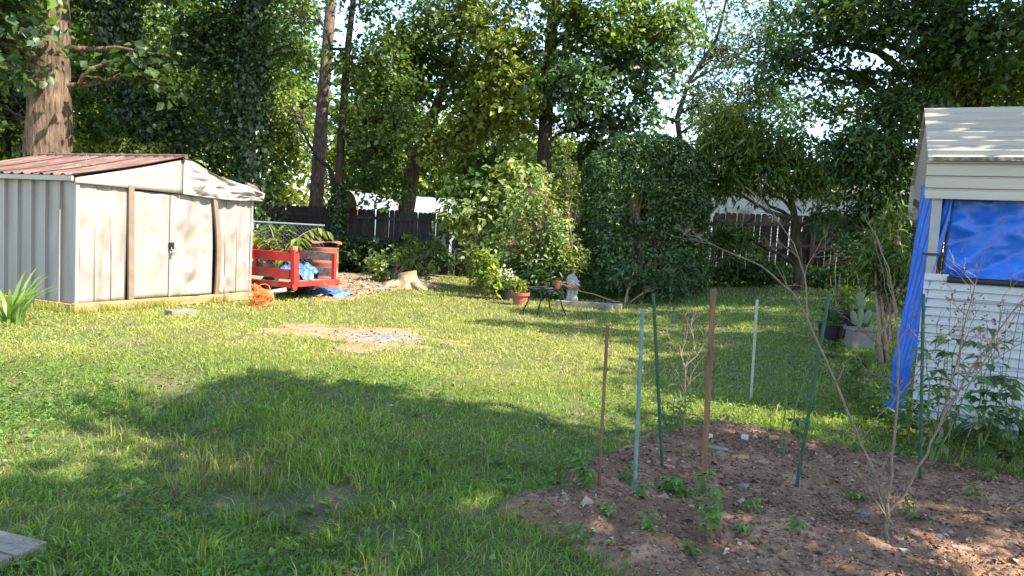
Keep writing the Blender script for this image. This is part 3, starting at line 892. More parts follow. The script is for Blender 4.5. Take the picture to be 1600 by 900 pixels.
# gable and crumpled fascia
mb = MB()
def gab(a, b):
    x = -.06 + a * (XM + .06); zl = SH - .06 - .03 * a; zt = SH + RISE * a + .0
    return (x, -.05 - .01 * mnoise.noise(Vector((x * 2, b * 2, 1.2))), zl + (max(zt, zl + .02) - zl) * b)
mb.grid(16, 6, gab).build('gable_panel', MT['white_trim'], shed, smooth=True, solid=.006)
mb = MB()
def gab2(a, b):
    x = XM + .01 + a * (SW + .14 - XM); zl = SH - .09 - .03 * math.sin(a * 3) ; zt = SH + RISE * (1 - a) * (1 - .25 * math.sin(a * 3.1)) + .05
    cr1 = abs(mnoise.noise(Vector((a * 3.4, b * 1.8, 7.7)))) + .6 * abs(mnoise.noise(Vector((a * 7, b * 4, 2.7))))
    return (x, -.06 - .13 * cr1 * math.sin(min(1, a * 5) * 1.57), zl + (zt - zl) * b)
mb.grid(46, 16, gab2).build('crumpled_fascia', MT['white_trim'], shed, solid=.004)
MB().box((SW + .13, -.02, SH - .005), (.10, .18, .10), Matrix.Rotation(.25, 3, 'Y')).build('eave_cap', MT['white_trim'], shed, bevel=.012)
# rusty ribbed roof sheets on both slopes
def roof_sheet(xe, ze, y0, y1, sag):
    mb = MB(); ny = 24
    prof = []
    for j in range(ny + 1):
        t = j / ny; ph = (t * 4) % 1.0
        prof.append((y0 + t * (y1 - y0), .022 if ph < .22 else 0.0))
    def fn(a, b):
        y, h = prof[int(round(b * ny))]
        x = XM + (xe - XM) * a; z = SH + RISE + .035 + (ze - SH - RISE) * a - sag * math.sin(a * math.pi) * (1 + .4 * mnoise.noise(Vector((y, a * 2, 1))))
        return (x, y, z + h)
    return mb.grid(10, ny, fn)
for i in range(4):
    y0 = -.10 + i * .83
    roof_sheet(-.10, SH - .005, y0, y0 + .86, .02).build('roof_panel', MT['rust_roof'], shed, solid=.004)
    roof_sheet(SW + .10, SH - .005, y0, y0 + .86, .07).build('roof_panel', MT['rust_roof'], shed, solid=.004)
MB().tube([(XM, -.13, SH + RISE + .05), (XM, 3.25, SH + RISE + .05)], .035, 8).build('ridge_cap', MT['rust_roof'], shed)
MB().beam((-.115, -.08, SH - .01), (-.115, SLEN + .05, SH - .01), .03, .06).build('eave_trim', MT['white_trim'], shed)
MB().tube([(SW - .18, -.05, SH + .16), (SW - .02, -.08, SH + .1), (SW + .06, -.06, SH + .06)], [.03, .05, .045], 9).build('rolled_roof_edge', MT['rust_roof'], shed)
# timber sill
MB().box((SW / 2 + .02, -.035, ZF - .055), (SW + .16, .09, .12)).build('sill_timber', MT['plywood'], shed, bevel=.008)
MB().box((-.03, SLEN / 2, ZF - .06), (.08, SLEN, .11)).build('sill_timber', MT['plywood'], shed, bevel=.008)
MB().box((SW / 2, SLEN / 2, ZF - .02), (SW - .12, SLEN - .1, .03)).build('floor', MT['plywood'], shed)
blk = thing('concrete_block', 'grey concrete block lying in grass against the shed sill', 'block', G(283, 492))
mb = MB(); mb.box((0, 0, .015), (.36, .2, .12), Matrix.Rotation(.9, 3, 'Z')); mb.build('block', MT['concrete'], blk, bevel=.012)
tw = thing('fallen_twig', 'bare pale twig lying on the rusty shed roof', 'twig', SHED_P + su * .55 + sv * .7 + Vector((0, 0, SH + .18)))
mb = MB(); mb.tube([(-.05, 0, .0), (0, .1, .06), (-.08, .25, .2), (-.2, .32, .24)], [.008, .007, .005, .003], 5); mb.tube([(0, .1, .06), (.15, .2, .05), (.22, .35, .1)], [.006, .004, .003], 5)
mb.build('stem', MT['twig_pale'], tw)

# strap-leaved plant by the shed
def strap_plant(name, label, base, n, Lr, Wr, pal, spread=.35, cat='plant', upmin=.5):
    root = thing(name, label, cat, base)
    th = RNG.random(n) * 6.28; el = RNG.uniform(upmin, 1.45, n)
    L_ = RNG.uniform(Lr[0], Lr[1], n); W_ = RNG.uniform(Wr[0], Wr[1], n)
    b = np.array(base)[None] + np.stack([np.cos(th), np.sin(th), np.zeros(n)], 1) * RNG.uniform(0, spread, (n, 1)) * .5
    V = []; F = []; seg = 5
    C = np.repeat(leaf_cols(n, pal), 2 * (seg + 1), axis=0)
    for i in range(n):
        d = np.array([math.cos(th[i]), math.sin(th[i]), 0]); s = np.array([-d[1], d[0], 0]); k = len(V)
        p = b[i].copy(); e = el[i]
        for j in range(seg + 1):
            t = j / seg; w_ = W_[i] * (1 - t ** 2.2) * .5 + .001
            V += [p - s * w_, p + s * w_]
            p = p + (d * math.cos(e) + np.array([0, 0, 1]) * math.sin(e)) * L_[i] / seg
            e -= RNG.uniform(.12, .38)
        for j in range(seg): F.append((k + 2 * j, k + 2 * j + 1, k + 2 * j + 3, k + 2 * j + 2))
    np_mesh('leaves', np.array(V), np.array(F), MT['leaf'], root, C)
    return root
strap_plant('iris_clump', 'strap-leaved green iris clump beside the shed sill', G(15, 505), 46, (.45, .85), (.03, .055), ((.10, .17, .04), (.17, .24, .06)), .5)

# ------------------------------------------------------------------ red trailer, aligned with the shed
TO = P(457, 468, 12.3); TO.z = gz(TO.x, TO.y)
tr = thing('utility_trailer', 'red wooden utility trailer with slatted sides parked behind the shed', 'trailer', TO, SHED_A)
DZ = .30; TW = 1.17; TL = 2.3
for i in range(4):
    mb = MB(); mb.box((.15 + i * .29, TL / 2, DZ), (.28, TL, .03)); mb.build('deck_plank', MT['old_wood'], tr, bevel=.003)
MB().box((TW / 2, -.01, DZ - .015), (TW + .06, .05, .09)).build('frame_rail', MT['red_metal'], tr, bevel=.006)
MB().box((-.02, TL / 2, DZ - .04), (.05, TL, .08)).build('frame_rail', MT['red_metal'], tr, bevel=.006)
MB().box((TW + .02, TL / 2, DZ - .04), (.05, TL, .08)).build('frame_rail', MT['red_metal'], tr, bevel=.006)
for z in (DZ + .15, DZ + .44):
    MB().box((-.03, TL / 2 + .05, z), (.028, TL, .155)).build('side_board', MT['red'], tr, bevel=.004)
    o = MB().box((TW, TL / 2 + .02, z - .01), (.03, TL, .15)).build('side_board', MT['old_wood'], tr, bevel=.004)
for y in (.9, 1.9):
    MB().box((-.075, y, DZ + .25), (.05, .05, .62)).build('stake_post', MT['red_metal'], tr, bevel=.004)
    MB().box((TW - .05, y, DZ + .25), (.05, .05, .62)).build('stake_post', MT['red_metal'], tr, bevel=.004)
MB().box((TW - .045, .06, DZ + .24), (.05, .07, .5)).build('stake_post', MT['red_metal'], tr, bevel=.004)
mb = MB(); mb.box((-.04, -.03, DZ + .27), (.05, .09, .60), Matrix.Rotation(-.06, 3, 'Y')); mb.box((0.03, -.05, DZ + .25), (.09, .02, .5), Matrix.Rotation(-.08, 3, 'Y'))
mb.build('corner_post', MT['red_metal'], tr, bevel=.006)
MB().tube([(-.03, -.03, DZ + .54), (-.02, -.03, DZ + .62)], [.05, .055], 10).build('post_cap', MT['old_wood'], tr)
MB().tube([(-.07, -.09, DZ - .05), (-.07, -.11, DZ - .05)], .06, 12).build('reflector', MT['red_metal'], tr)
MB().tube([(-.07, .04, DZ + .02), (-.075, 1.2, DZ + .0)], .012, 6).build('hitch_rod', MT['rust'], tr)
MB().tube([(-.05, .75, .16), (TW + .05, .75, .16)], .03, 8).build('axle', MT['rust'], tr)
for x in (.06, TW - .3):
    wl = MB().lathe([(.10, -.07), (.17, -.075), (.195, -.05), (.2, 0), (.195, .05), (.17, .075), (.10, .07)], n=20).build('wheel', MT['rubber'], tr, smooth=True)
    wl.location = (x, .55, .2); wl.rotation_euler = (0, math.pi / 2, 0)
    MB().lathe([(.0, .03), (.05, .035), (.1, .05), (.11, 0), (.1, -.05), (.05, -.035), (.0, -.03)], n=16).build('rim', MT['steel'], wl, smooth=True)
def tarp_heap(name, label, loc, rx, ry, hz, mat, seed):
    root = thing(name, label, 'tarp', loc)
    mb = MB()
    def fn(a, b):
        x = (a - .5) * 2; y = (b - .5) * 2; r = max(0, 1 - (x * x + y * y) * .75)
        n = mnoise.noise(Vector((x * 2, y * 2, seed))); c = abs(mnoise.noise(Vector((x * 4, y * 3.4, seed + 5))))
        return (x * rx * (1 + .2 * n), y * ry * (1 + .2 * n), hz * r ** .7 * (1 + .5 * n) + hz * .45 * c * (r > 0) + .006)
    mb.grid(26, 26, fn).build('cloth', mat, root, smooth=False, solid=.003)
    return root
tarp_heap('folded_tarp', 'crumpled faded blue tarp heaped on the trailer deck', TO + su * .72 + sv * .55 + Vector((0, 0, DZ + .02)), .34, .3, .24, MT['tarp_old'], 2)
tarp_heap('ground_tarp', 'crumpled blue tarp on the grass under the trailer end', G(512, 462), .42, .36, .12, MT['tarp_old'], 8)
# rusty drum with a bent lid
DP = P(503, 455, 14.0); DP.z = gz(DP.x, DP.y)
drum = thing('steel_drum', 'rust red steel drum with bent lid behind the trailer', 'drum', DP)
MB().lathe([(0, .01), (.285, .01), (.29, .03), (.285, .05), (.285, .29), (.298, .31), (.285, .33), (.285, .58), (.298, .60), (.285, .62), (.285, .86), (.298, .88), (.285, .885), (.27, .87), (.265, .5), (0, .48)], n=28).build('body', MT['rust'], drum, smooth=True)
mb = MB()
def lid(a, b):
    th = a * 6.283; r = b * .3
    x = r * math.cos(th); y = r * math.sin(th)
    return (x + .05, y - .02, .97 - .16 * x + .05 * math.sin(x * 9) * b + .05 * abs(mnoise.noise(Vector((x * 4, y * 4, 1)))))
mb.grid(28, 6, lid).build('lid', MT['rust'], drum, solid=.008)
mb = MB(); mb.lathe([(.0, 0), (.032, 0), (.04, .008), (.032, .016), (0, .016)], n=14)
bg = mb.build('bung', MT['steel'], drum); bg.location = (.06, -.283, .74); bg.rotation_euler = (math.pi / 2, 0, 0)
# heap of orange cord
CP = G(406, 478)
cord = thing('orange_cord', 'tangled heap of orange cord at the shed corner', 'cord', CP)
mb = MB()
for k in range(26):
    a0 = random.random() * 6.28; cx_, cy_ = random.gauss(0, .05), random.gauss(0, .05); rr_ = random.uniform(.06, .15); zz = random.uniform(.05, .24)
    tl = random.uniform(-1.1, 1.1); t2 = random.uniform(-1.1, 1.1)
    pts = [(cx_ + rr_ * math.cos(a0 + i * .5) * (1 + .2 * random.random()), cy_ + rr_ * math.sin(a0 + i * .5), max(.012, zz + rr_ * (tl * math.sin(i * .5) + t2 * math.cos(i * .5)) * .8)) for i in range(15)]
    mb.tube(pts, .006, 5)
mb.tube([(-.05, -.05, .2), (-.2, .0, .45), (-.26, .05, .62), (-.3, .1, .66), (-.22, .0, .3), (-.1, -.1, .02)], .005, 5)
mb.build('coil', MT['orange'], cord, smooth=True)
LP_ = G(416, 470)
lg = thing('cut_log', 'short cut log lying behind the heap of orange cord', 'log', LP_)
mb = MB(); mb.tube([(-.14, .02, .12), (0, 0, .11), (.13, -.02, .1)], [.075, .08, .075], 12); mb.build('log', MT['plywood'], lg, smooth=False)
PPp = G(434, 471)
pp = thing('white_pipe', 'white plastic pipe propped under the trailer tongue', 'pipe', PPp)
mb = MB(); mb.tube([(-.25, .0, .12), (.12, .05, .2)], .036, 12); mb.build('pipe', MT['stake_white'], pp, smooth=True)

# ------------------------------------------------------------------ chain-link fence
A = P(300, 365, 15.2); B = P(507, 365, 15.7)
A.z = gz(A.x, A.y); B.z = gz(B.x, B.y)
cl = thing('chain_link_fence', 'grey chain-link fence with top rail behind the trailer and drum', 'fence', A)
dv = (B - A); CLL = dv.length; dv.normalize(); CH = 1.28
MB().tube([A + Vector((0, 0, CH)), B + Vector((0, 0, CH))], .021, 8).build('top_rail', MT['steel'], cl, world=True)
for t in (0, .45):
    q = A + dv * CLL * t
    MB().tube([q, q + Vector((0, 0, CH + .05))], .026, 8).build('post', MT['steel'], cl, world=True)
mb = MB(); stp = .085; k = -int(CH / stp)
while k * stp < CLL:
    for sg in (1, -1):
        x0 = k * stp if sg > 0 else k * stp + CH
        x1 = x0 + sg * CH; a, b = (x0, 0.02), (x1, CH)
        xs = sorted((max(0, min(x0, x1)), min(CLL, max(x0, x1))))
        if xs[1] - xs[0] < .02: continue
        za = .02 + (xs[0] - x0) / (x1 - x0) * (CH - .02); zb = .02 + (xs[1] - x0) / (x1 - x0) * (CH - .02)
        off = Vector((0, .004 * sg, 0))
        mb.tube([A + dv * xs[0] + Vector((0, 0, za)) + off, A + dv * xs[1] + Vector((0, 0, zb)) + off], .0022, 3, cap=False)
    k += 1
o = mb.build('wire_mesh', MT['steel'], cl, world=True); tag(o, kind='stuff')

# ------------------------------------------------------------------ wooden privacy fence
pk = MB()
pts = [(-.069, 0), (.069, 0), (.069, 1.76), (.04, 1.80), (-.04, 1.80), (-.069, 1.76)]
pk.add([(x, -.009, z) for x, z in pts] + [(x, .009, z) for x, z in pts],
       [(0, 1, 2, 3, 4, 5), (11, 10, 9, 8, 7, 6)] + [(i, i + 6, (i + 1) % 6 + 6, (i + 1) % 6) for i in range(6)])
PK = None
def wood_fence(a, b, label, gap=0.008, ht=1.0, front=False):
    global PK
    a = Vector(a); b = Vector(b); a.z = gz(a.x, a.y); b.z = gz(b.x, b.y)
    d = b - a; L = math.hypot(d.x, d.y); ang = math.atan2(d.y, d.x)
    root = thing('wooden_fence', label, 'fence', a, ang)
    sl_ = d.z / L; n = int(L / (.138 + gap))
    for i in range(n):
        if PK is None:
            o = pk.build('picket', MT['fence_wood'], root); PK = o.data
        else:
            o = link_mesh('picket', PK, None, root)
        x = (i + .5) * (.138 + gap)
        o.location = (x + random.uniform(-.004, .004), random.uniform(-.004, .004), x * sl_ + random.uniform(-.02, .02))
        o.rotation_euler = (0, random.gauss(0, .006), 0); o.scale = (1, 1, ht)
    for z in (.3, .95, 1.55):
        for k in range(int(L / 2.4) + 1):
            x0 = k * 2.4; x1 = min(L, x0 + 2.4)
            if x1 - x0 < .2: continue
            MB().beam((x0, -.032, z * ht + x0 * sl_), (x1 - .01, -.032, z * ht + x1 * sl_), .04, .09).build('rail', MT['fence_wood'], root)
    for k in range(int(L / 2.4) + 1):
        x = k * 2.4 + .04
        MB().box((x, -.105, .85 * ht + x * sl_), (.1, .1, 1.72 * ht)).build('post', MT['fence_wood'], root, bevel=.006)
    return root
F0 = P(180, 400, 23.0); F1 = P(703, 400, 21.4); F2 = P(748, 400, 21.0); F3 = P(1105, 400, 19.5); F4 = P(1520, 400, 17.6)
wood_fence(F0, F1, 'dark vine-draped wooden picket fence behind the drum and the stump', .002)
wood_fence(F1 + Vector((.12, -.1, 0)), F2, 'short dark plank fence section with two rails beside the magnolia shrub', .006, .97)
wood_fence(F2 + Vector((.1, 0, 0)), F3, 'wooden picket fence running behind the clipped evergreen arch', .010)
wood_fence(F3 + Vector((.1, 0, 0)), F4, 'dog-eared wooden picket fence with light gaps behind the garden tubs', .007)

# ------------------------------------------------------------------ neighbour's arched carport beyond the fence
K = Vector(((556 - 800) / FPX * 30, 30, 0)); K.z = gz(K.x, K.y)
ang = math.atan2(.5, .86)
nb = thing('arched_carport', 'white arched metal carport with dark end beyond the wooden fence', 'carport', K, ang)
Wc, Hc, Rc, Lc = 3.6, 1.75, .95, 7.5
def arch(t):     # t 0..1 across
    y = Wc * t
    return y, Hc + Rc * (1 - abs(2 * t - 1) ** 2.6)
nseg = 16
for s_ in range(5):
    mb = MB()
    mb.grid(6, nseg, lambda a, b, s_=s_: (s_ * Lc / 5 + a * Lc / 5 * .995, arch(b)[0], arch(b)[1] + (.02 if int(a * 6 + .5) % 3 == 0 else 0)))
    mb.build('roof_panel', MT['far_white'], nb, solid=.01)
for r_ in range(9):
    mb = MB(); z0 = Hc - (r_ + 1) * .19; mb.box((Lc / 2, -.015 - .006 * (r_ % 2), z0 + .095), (Lc, .02, .186)); mb.build('siding_board', MT['far_white'], nb)
mb = MB(); n = 14
vs = [(.03, arch(i / n)[0], arch(i / n)[1] - .02) for i in range(n + 1)] + [(.03, Wc - Wc * i / n, 1.35) for i in range(n + 1)]
mb.add(vs, [tuple(range(len(vs)))]); mb.build('gable_end', MT['far_brown'], nb, solid=.02)
for r_ in range(5):
    MB().box((.02, Wc / 2, 1.22 - r_ * .26), (.03, Wc, .25)).build('end_board', MT['far_tan'] if r_ != 0 else MT['brown_metal'], nb)
MB().tube([(-.01, .03, 0), (-.01, .03, 1.5), (-.01, .25, 2.05)], .06, 6).build('end_post', MT['rust'], nb)

# white house beyond the fence on the other side
H0 = Vector((7.0, 28.5, 0)); H0.z = gz(7, 28.5)
ho = thing('neighbour_house', 'white sided house seen through leaves beyond the picket fence', 'house', H0, rad(-3))
HW, HHt = 7.4, 3.1
for r_ in range(24):
    mb = MB(); z = r_ * .13
    mb.add([(0, -.03, z), (HW, -.03, z), (HW, -.008, z + .132), (0, -.008, z + .132), (0, .1, z), (HW, .1, z), (HW, .1, z + .132), (0, .1, z + .132)],
           [(0, 1, 2, 3), (0, 4, 5, 1), (3, 2, 6, 7), (0, 3, 7, 4), (1, 5, 6, 2), (4, 7, 6, 5)])
    mb.build('siding_board', MT['siding'], ho)
MB().box((HW / 2, 2.5, HHt / 2), (HW - .02, 4.6, HHt - .02)).build('wall', MT['siding'], ho)
mb = MB(); mb.add([(-.4, -.5, HHt - .05), (HW + .4, -.5, HHt - .05), (HW + .4, 2.5, HHt + .9), (-.4, 2.5, HHt + .9), (-.4, 5.5, HHt - .05), (HW + .4, 5.5, HHt - .05)], [(0, 1, 2, 3), (3, 2, 5, 4)])
rf = mb.build('roof', M('shingle_grey', (.13, .12, .115), .9, .25, 8), ho, solid=.08)
for x in (1.0, 4.6):
    wn = MB().box((x + .5, -.05, 1.7), (1.05, .05, 1.25)).build('window', MT['white_trim'], ho)
    MB().box((x + .26, -.08, 1.7), (.44, .012, 1.1)).build('pane', MT['glass'], wn); MB().box((x + .75, -.08, 1.7), (.44, .012, 1.1)).build('pane', MT['glass'], wn)

# ------------------------------------------------------------------ shelter with blue tarps
SO = P(1424, 640, 6.05); SO.z = gz(SO.x, SO.y)
SA = math.atan2(-.43, .903)
sh = thing('metal_shelter', 'white metal roofed shelter with siding skirt and steel post', 'shelter', SO, SA)
SLn = 2.6; DEP = 2.6
sx_, sy_ = Vector((math.cos(SA), math.sin(SA), 0)), Vector((-math.sin(SA), math.cos(SA), 0))
def sh_xz(px, py, yl=0.0):
    org = SO + sy_ * yl
    r = ray(px, py); s = (org - CAM).dot(sy_) / r.dot(sy_); q = CAM + r * s - org
    return q.dot(sx_), q.z
ZE = sh_xz(1424, 306)[1]; ZB = sh_xz(1430, 248)[1]; ZS = sh_xz(1430, 436)[1]; ZR = ZB + .62
# lap siding boards
nb_ = 17; bh = ZS / nb_
for i in range(nb_):
    z = i * bh
    mb = MB()
    mb.add([(0, -.026, z), (SLn, -.026, z), (SLn, .002, z + bh + .004), (0, .002, z + bh + .004), (0, .012, z), (SLn, .012, z), (SLn, .012, z + bh + .004), (0, .012, z + bh + .004)],
           [(0, 1, 2, 3), (0, 4, 5, 1), (3, 2, 6, 7), (0, 3, 7, 4), (1, 5, 6, 2), (4, 7, 6, 5)])
    mb.build('siding_board', MT['siding'], sh)
MB().box((.085, -.006, ZS + .028), (.17, .03, .055)).build('corner_trim', MT['siding'], sh, bevel=.004)
MB().tube([(.16, -.02, ZS + .015), (SLn, -.02, ZS + .015)], .026, 10).build('top_pipe', MT['black'], sh, smooth=True)
# roof sheets: near drop, near slope, far slope, far drop, each with ribs along the building
def ribbed(p0, p1, n, amp, name, mat=None):
    """sheet between two profile points (y, z), ribs along x"""
    d = Vector((0, p1[0] - p0[0], p1[1] - p0[1])); L = d.length; d.normalize(); nr = Vector((0, d.z, -d.y))
    if nr.z < 0 and abs(nr.z) > .2: nr = -nr
    mb = MB(); prof = []
    for k in range(n):
        for (t, h) in ((0, 0), (.30, 0), (.36, 1), (.46, 1), (.52, 0), (.98, 0)):
            prof.append(((k + t) / n, h * amp))
    prof.append((1, 0))
    m_ = len(prof) - 1
    def fn(a, b):
        t, h = prof[int(round(b * m_))]
        q = Vector((-.06 + a * (SLn + .1), p0[0], p0[1])) + d * (t * L) + nr * h
        return q
    mb.grid(6, m_, fn)
    return mb.build(name, mat or MT['roof_white'], sh, solid=.002)
ribbed((-.03, ZB - .005), (-.045, ZE), 3, -.022, 'eave_panel')
ribbed((-.08, ZB), (1.25, ZR), 6, .032, 'roof_panel')
ribbed((1.25, ZR - .003), (DEP + .05, ZB), 6, .018, 'roof_panel')
ribbed((DEP + .04, ZB - .005), (DEP + .05, ZE - .08), 3, .012, 'eave_panel')
MB().beam((-.06, -.086, ZB - .008), (SLn + .04, -.086, ZB - .008), .004, .03).build('stain_line', MT['stain'], sh)
mb = MB(); mb.add([(-.02, .04, ZE + .02), (-.02, DEP - .02, ZE + .02), (-.02, DEP - .02, ZB - .02), (-.02, 1.25, ZR - .04), (-.02, .04, ZB - .03)], [(0, 1, 2, 3, 4)])
mb.build('gable_panel', MT['roof_white'], sh, solid=.01)
MB().beam((-.055, -.052, ZE - .008), (SLn, -.052, ZE - .008), .03, .025).build('eave_trim', MT['roof_white'], sh)
MB().box((.2, .04, (ZE + ZB) / 2 - .2), (.001, .001, .001))
xp = sh_xz(1464, 312, .03)[0]; xq = sh_xz(1454, 428, .03)[0]
MB().beam((xq, .03, ZS - .9), (xp, .03, ZE + .08), .075, .07, (0, 1, 0)).build('post', MT['steel'], sh, bevel=.006)
MB().box(((xp + xq) / 2 - .02, -.012, ZS + .21), (.11, .02, .02)).build('post_clamp', MT['black'], sh)
MB().box((1.6, .05, (ZE + ZB) / 2 - .9), (.07, .07, ZE + .9)).build('post', MT['steel'], sh)
MB().beam((-.10, .5, ZE - .02), (-.02, 1.1, ZE - .02), .02, .05).build('bracket', MT['black'], sh)
# tarps hang on the shelter and are things of their own
def hung(name, label, p, nx, ny, mat, seed, amp, drape=0.0):
    """p: four corners (local): bottom left, bottom right, top right, top left"""
    root = thing(name, label, 'tarp', SO, SA)
    p = [Vector(q) for q in p]; mb = MB()
    nrm = (p[1] - p[0]).cross(p[3] - p[0]).normalized(); asp = (p[1] - p[0]).length / (p[3] - p[0]).length
    def fn(a, b):
        q = p[0].lerp(p[1], a).lerp(p[3].lerp(p[2], a), b)
        A_ = a * asp
        n = mnoise.noise(Vector((A_ * 1.6 + b * 1.2, b * 1.0 - A_ * .5, seed))) + .7 * (1 - 2.2 * abs(mnoise.noise(Vector((A_ * 2.6 + b * 2.4, b * 2.2 - A_ * 1.2, seed + 4))))) + .3 * (1 - 2 * abs(mnoise.noise(Vector((A_ * 6, b * 9, seed + 8)))))
        q = q + nrm * (amp * .6 * n)
        r = abs(((a * 1.6 + (1 - b) * .9) * 3) % 1 - .5)
        q += nrm * drape * r
        return q
    mb.grid(nx * 2, ny * 2, fn).build('cloth', mat, root, smooth=True, solid=.002)
    return root
hung('window_tarp', 'bright blue plastic tarp stretched behind the shelter opening', [(.12, .14, ZS - .15), (SLn, .14, ZS - .15), (SLn, .13, ZE + .12), (.16, .13, ZE + .12)], 60, 30, MT['tarp'], 3, .075, .09)
l0 = sh_xz(1390, 625, .25)[0]; l1 = sh_xz(1412, 636, .1)[0]
hung('corner_tarp', 'blue tarp hanging down the end of the shelter to the grass', [(l0, .35, .04), (l1 - .01, -.025, .06), (.19, .0, ZE + .1), (-.03, .2, ZE + .1)], 20, 50, MT['tarp'], 12, .045, .03)
# ------------------------------------------------------------------ trees
def base_at(px, d):
    p = P(px, 400, d); p.z = gz(p.x, p.y); return p
def trunk_path(pxs, d, top=None):
    """pxs: (px, py) from the foot up; the foot is dropped to the ground"""
    pts = [P(x, y, d) for x, y in pxs]
    b = pts[0].copy(); b.z = gz(b.x, b.y); pts = [b] + pts
    if top: pts.append(pts[-1] + Vector(top))
    return pts

SHX, SHY = -sun_h.x / math.tan(SUN_EL), -sun_h.y / math.tan(SUN_EL)      # shadow offset per metre of height
def cast(gx__, gy__, h): return (gx__ - SHX * h, gy__ - SHY * h, h)      # crown point whose shadow falls on the ground there

# big oak behind the shed
d = 15.6
pts = trunk_path([(75, 240), (77, 120), (78, 0)], d, (0.1, 0.2, 6))
tree('oak_tree', 'broad oak with thick brown sunlit trunk behind the shed roof', pts, [.47, .44, .39, .38, .2],
     [PXB(60, -160, d, 150, 70, 40, 'mid'), PXB(-40, 30, d - 1.5, 90, 75, 40, 'blue'), PXB(0, -90, d - 2, 90, 70, 25, 'mid'), PXB(220, -130, d, 120, 70, 26, 'mid'), PXB(215, 95, d, 60, 28, 9, 'dark'), PXB(20, 170, d + 1.5, 60, 60, 20, 'ivy')],  # side clumps use darker palettes, woodland shade painted into the leaf colour
     L=.19, W=.15, per=34, cr_=.6, sides=24, wob=.18,
     limbs=[([P(100, 76, d), P(150, 78, d), P(182, 74, d - .2), P(240, 84, d - .3)], [.075, .06, .04, .015]),
            ([P(100, 138, d), P(150, 130, d + .2), P(190, 120, d + .3), P(250, 126, d)], [.07, .05, .035, .012]),
            ([P(55, 110, d), P(0, 100, d + .4), P(-60, 60, d + .4)], [.1, .07, .03])], ivy=(.3, 2.6, 900, .05, .09))
# ivy-smothered trees
d = 18.5
pts = trunk_path([(242, 240), (225, 150), (190, 60), (165, -20)], d, (-.8, 0, 3))
tree('ivy_tree', 'leaning tree smothered in dark ivy behind the shed ridge', pts, [.22, .2, .18, .16, .14, .1],
     [PXB(260, 190, d, 70, 60, 40, 'ivy'), PXB(150, -30, d, 110, 60, 44, 'dark'), PXB(320, 50, d - 1, 60, 60, 24, 'ivy'), PXB(300, -70, d, 110, 60, 30, 'mid'), PXB(200, 110, d + .5, 60, 60, 14, 'ivy')],  # darker palettes paint the shade of the woods into these leaves
     mat='bark_dark', ivy=(0.1, 7.5, 9000, .30, .13), L=.14, W=.11, per=40)
d = 17.8
pts = trunk_path([(390, 250), (392, 120), (392, 0)], d, (0, 0, 4))
tree('ivy_tree', 'straight upright tree with ivy-wrapped trunk beside the shed gable', pts, [.2, .18, .17, .15, .1],
     [PXB(345, 190, d, 40, 50, 14, 'ivy'), PXB(440, 70, d - .3, 40, 50, 16, 'dark'), PXB(390, -60, d, 130, 60, 40, 'mid'), PXB(345, 60, d, 50, 70, 20, 'ivy')] + [(cast(tx, ty, th_), (2.0, 1.7, 1.0), 46, 'mid') for tx, ty, th_ in ((-9.5, 18.5, 9.6), (-12.5, 19.2, 10.2), (-8.6, 21.5, 9.8), (-11.8, 22, 10.4), (-15, 21.5, 11), (-14.5, 25, 11.5), (-10.5, 25, 11))],  # leaves painted darker as shade; unseen high blobs added to darken the woods
     mat='bark_dark', ivy=(0.1, 8.5, 8000, .20, .11), L=.13, W=.10, per=40)
# pine trunk beyond the fence
d = 24.0
pts = trunk_path([(492, 345), (503, 180), (516, 20), (522, -80)], d, (.2, 0, 6))
tree('pine_tree', 'tall pine with bare pinkish bark trunk beyond the fence', pts, [.26, .24, .205, .17, .15, .08],
     [PXB(540, -200, d, 180, 80, 40, 'mid')], mat='bark_pine', L=.2, W=.05, per=40, sides=16, wob=.08)
# slim ivy-footed tree before the fence
d = 20.8
pts = trunk_path([(527, 330), (534, 200), (543, 80), (552, 0)], d, (.3, 0, 4))
tree('slim_tree', 'slim dark trunked tree with ivied foot before the wooden fence', pts, [.13, .12, .105, .09, .08, .04],
     [PXB(590, 90, d, 75, 60, 48, 'mid'), PXB(470, 20, d + 6, 60, 50, 34, 'mid'), PXB(600, 180, d - .4, 80, 55, 54, 'mid'), PXB(560, -60, d, 130, 60, 50, 'mid'), PXB(455, 190, d + 7, 45, 60, 30, 'bright'), PXB(580, 240, d - .2, 45, 35, 20, 'dark')],
     mat='bark_dark', ivy=(0.0, 2.6, 1500, .08, .09), L=.13, W=.10)
# leaning forked tree by the neighbour's carport
d = 23.2
pts = trunk_path([(633, 340), (646, 260), (668, 200), (700, 120)], d, (.8, 0, 3))
tree('leaning_tree', 'leaning forked maple in front of the white arched carport', pts, [.27, .25, .23, .17, .13, .05],
     [PXB(700, 90, d - .5, 100, 75, 80, 'mid'), PXB(620, 120, d, 75, 60, 56, 'dark'), PXB(760, 190, d - 1, 95, 60, 84, 'bright'), PXB(597, 285, d - 1.6, 50, 22, 16, 'mid'), PXB(680, 30, d, 120, 60, 50, 'mid'),
      PXB(690, 232, d - 1, 50, 30, 22, 'bright'), PXB(790, 120, d - 1, 80, 55, 70, 'bright'), PXB(740, 10, d - 1, 90, 55, 50, 'pale')], limbs=[([P(646, 255, d), P(630, 210, d), P(600, 150, d)], [.14, .1, .05])], L=.15, W=.12)
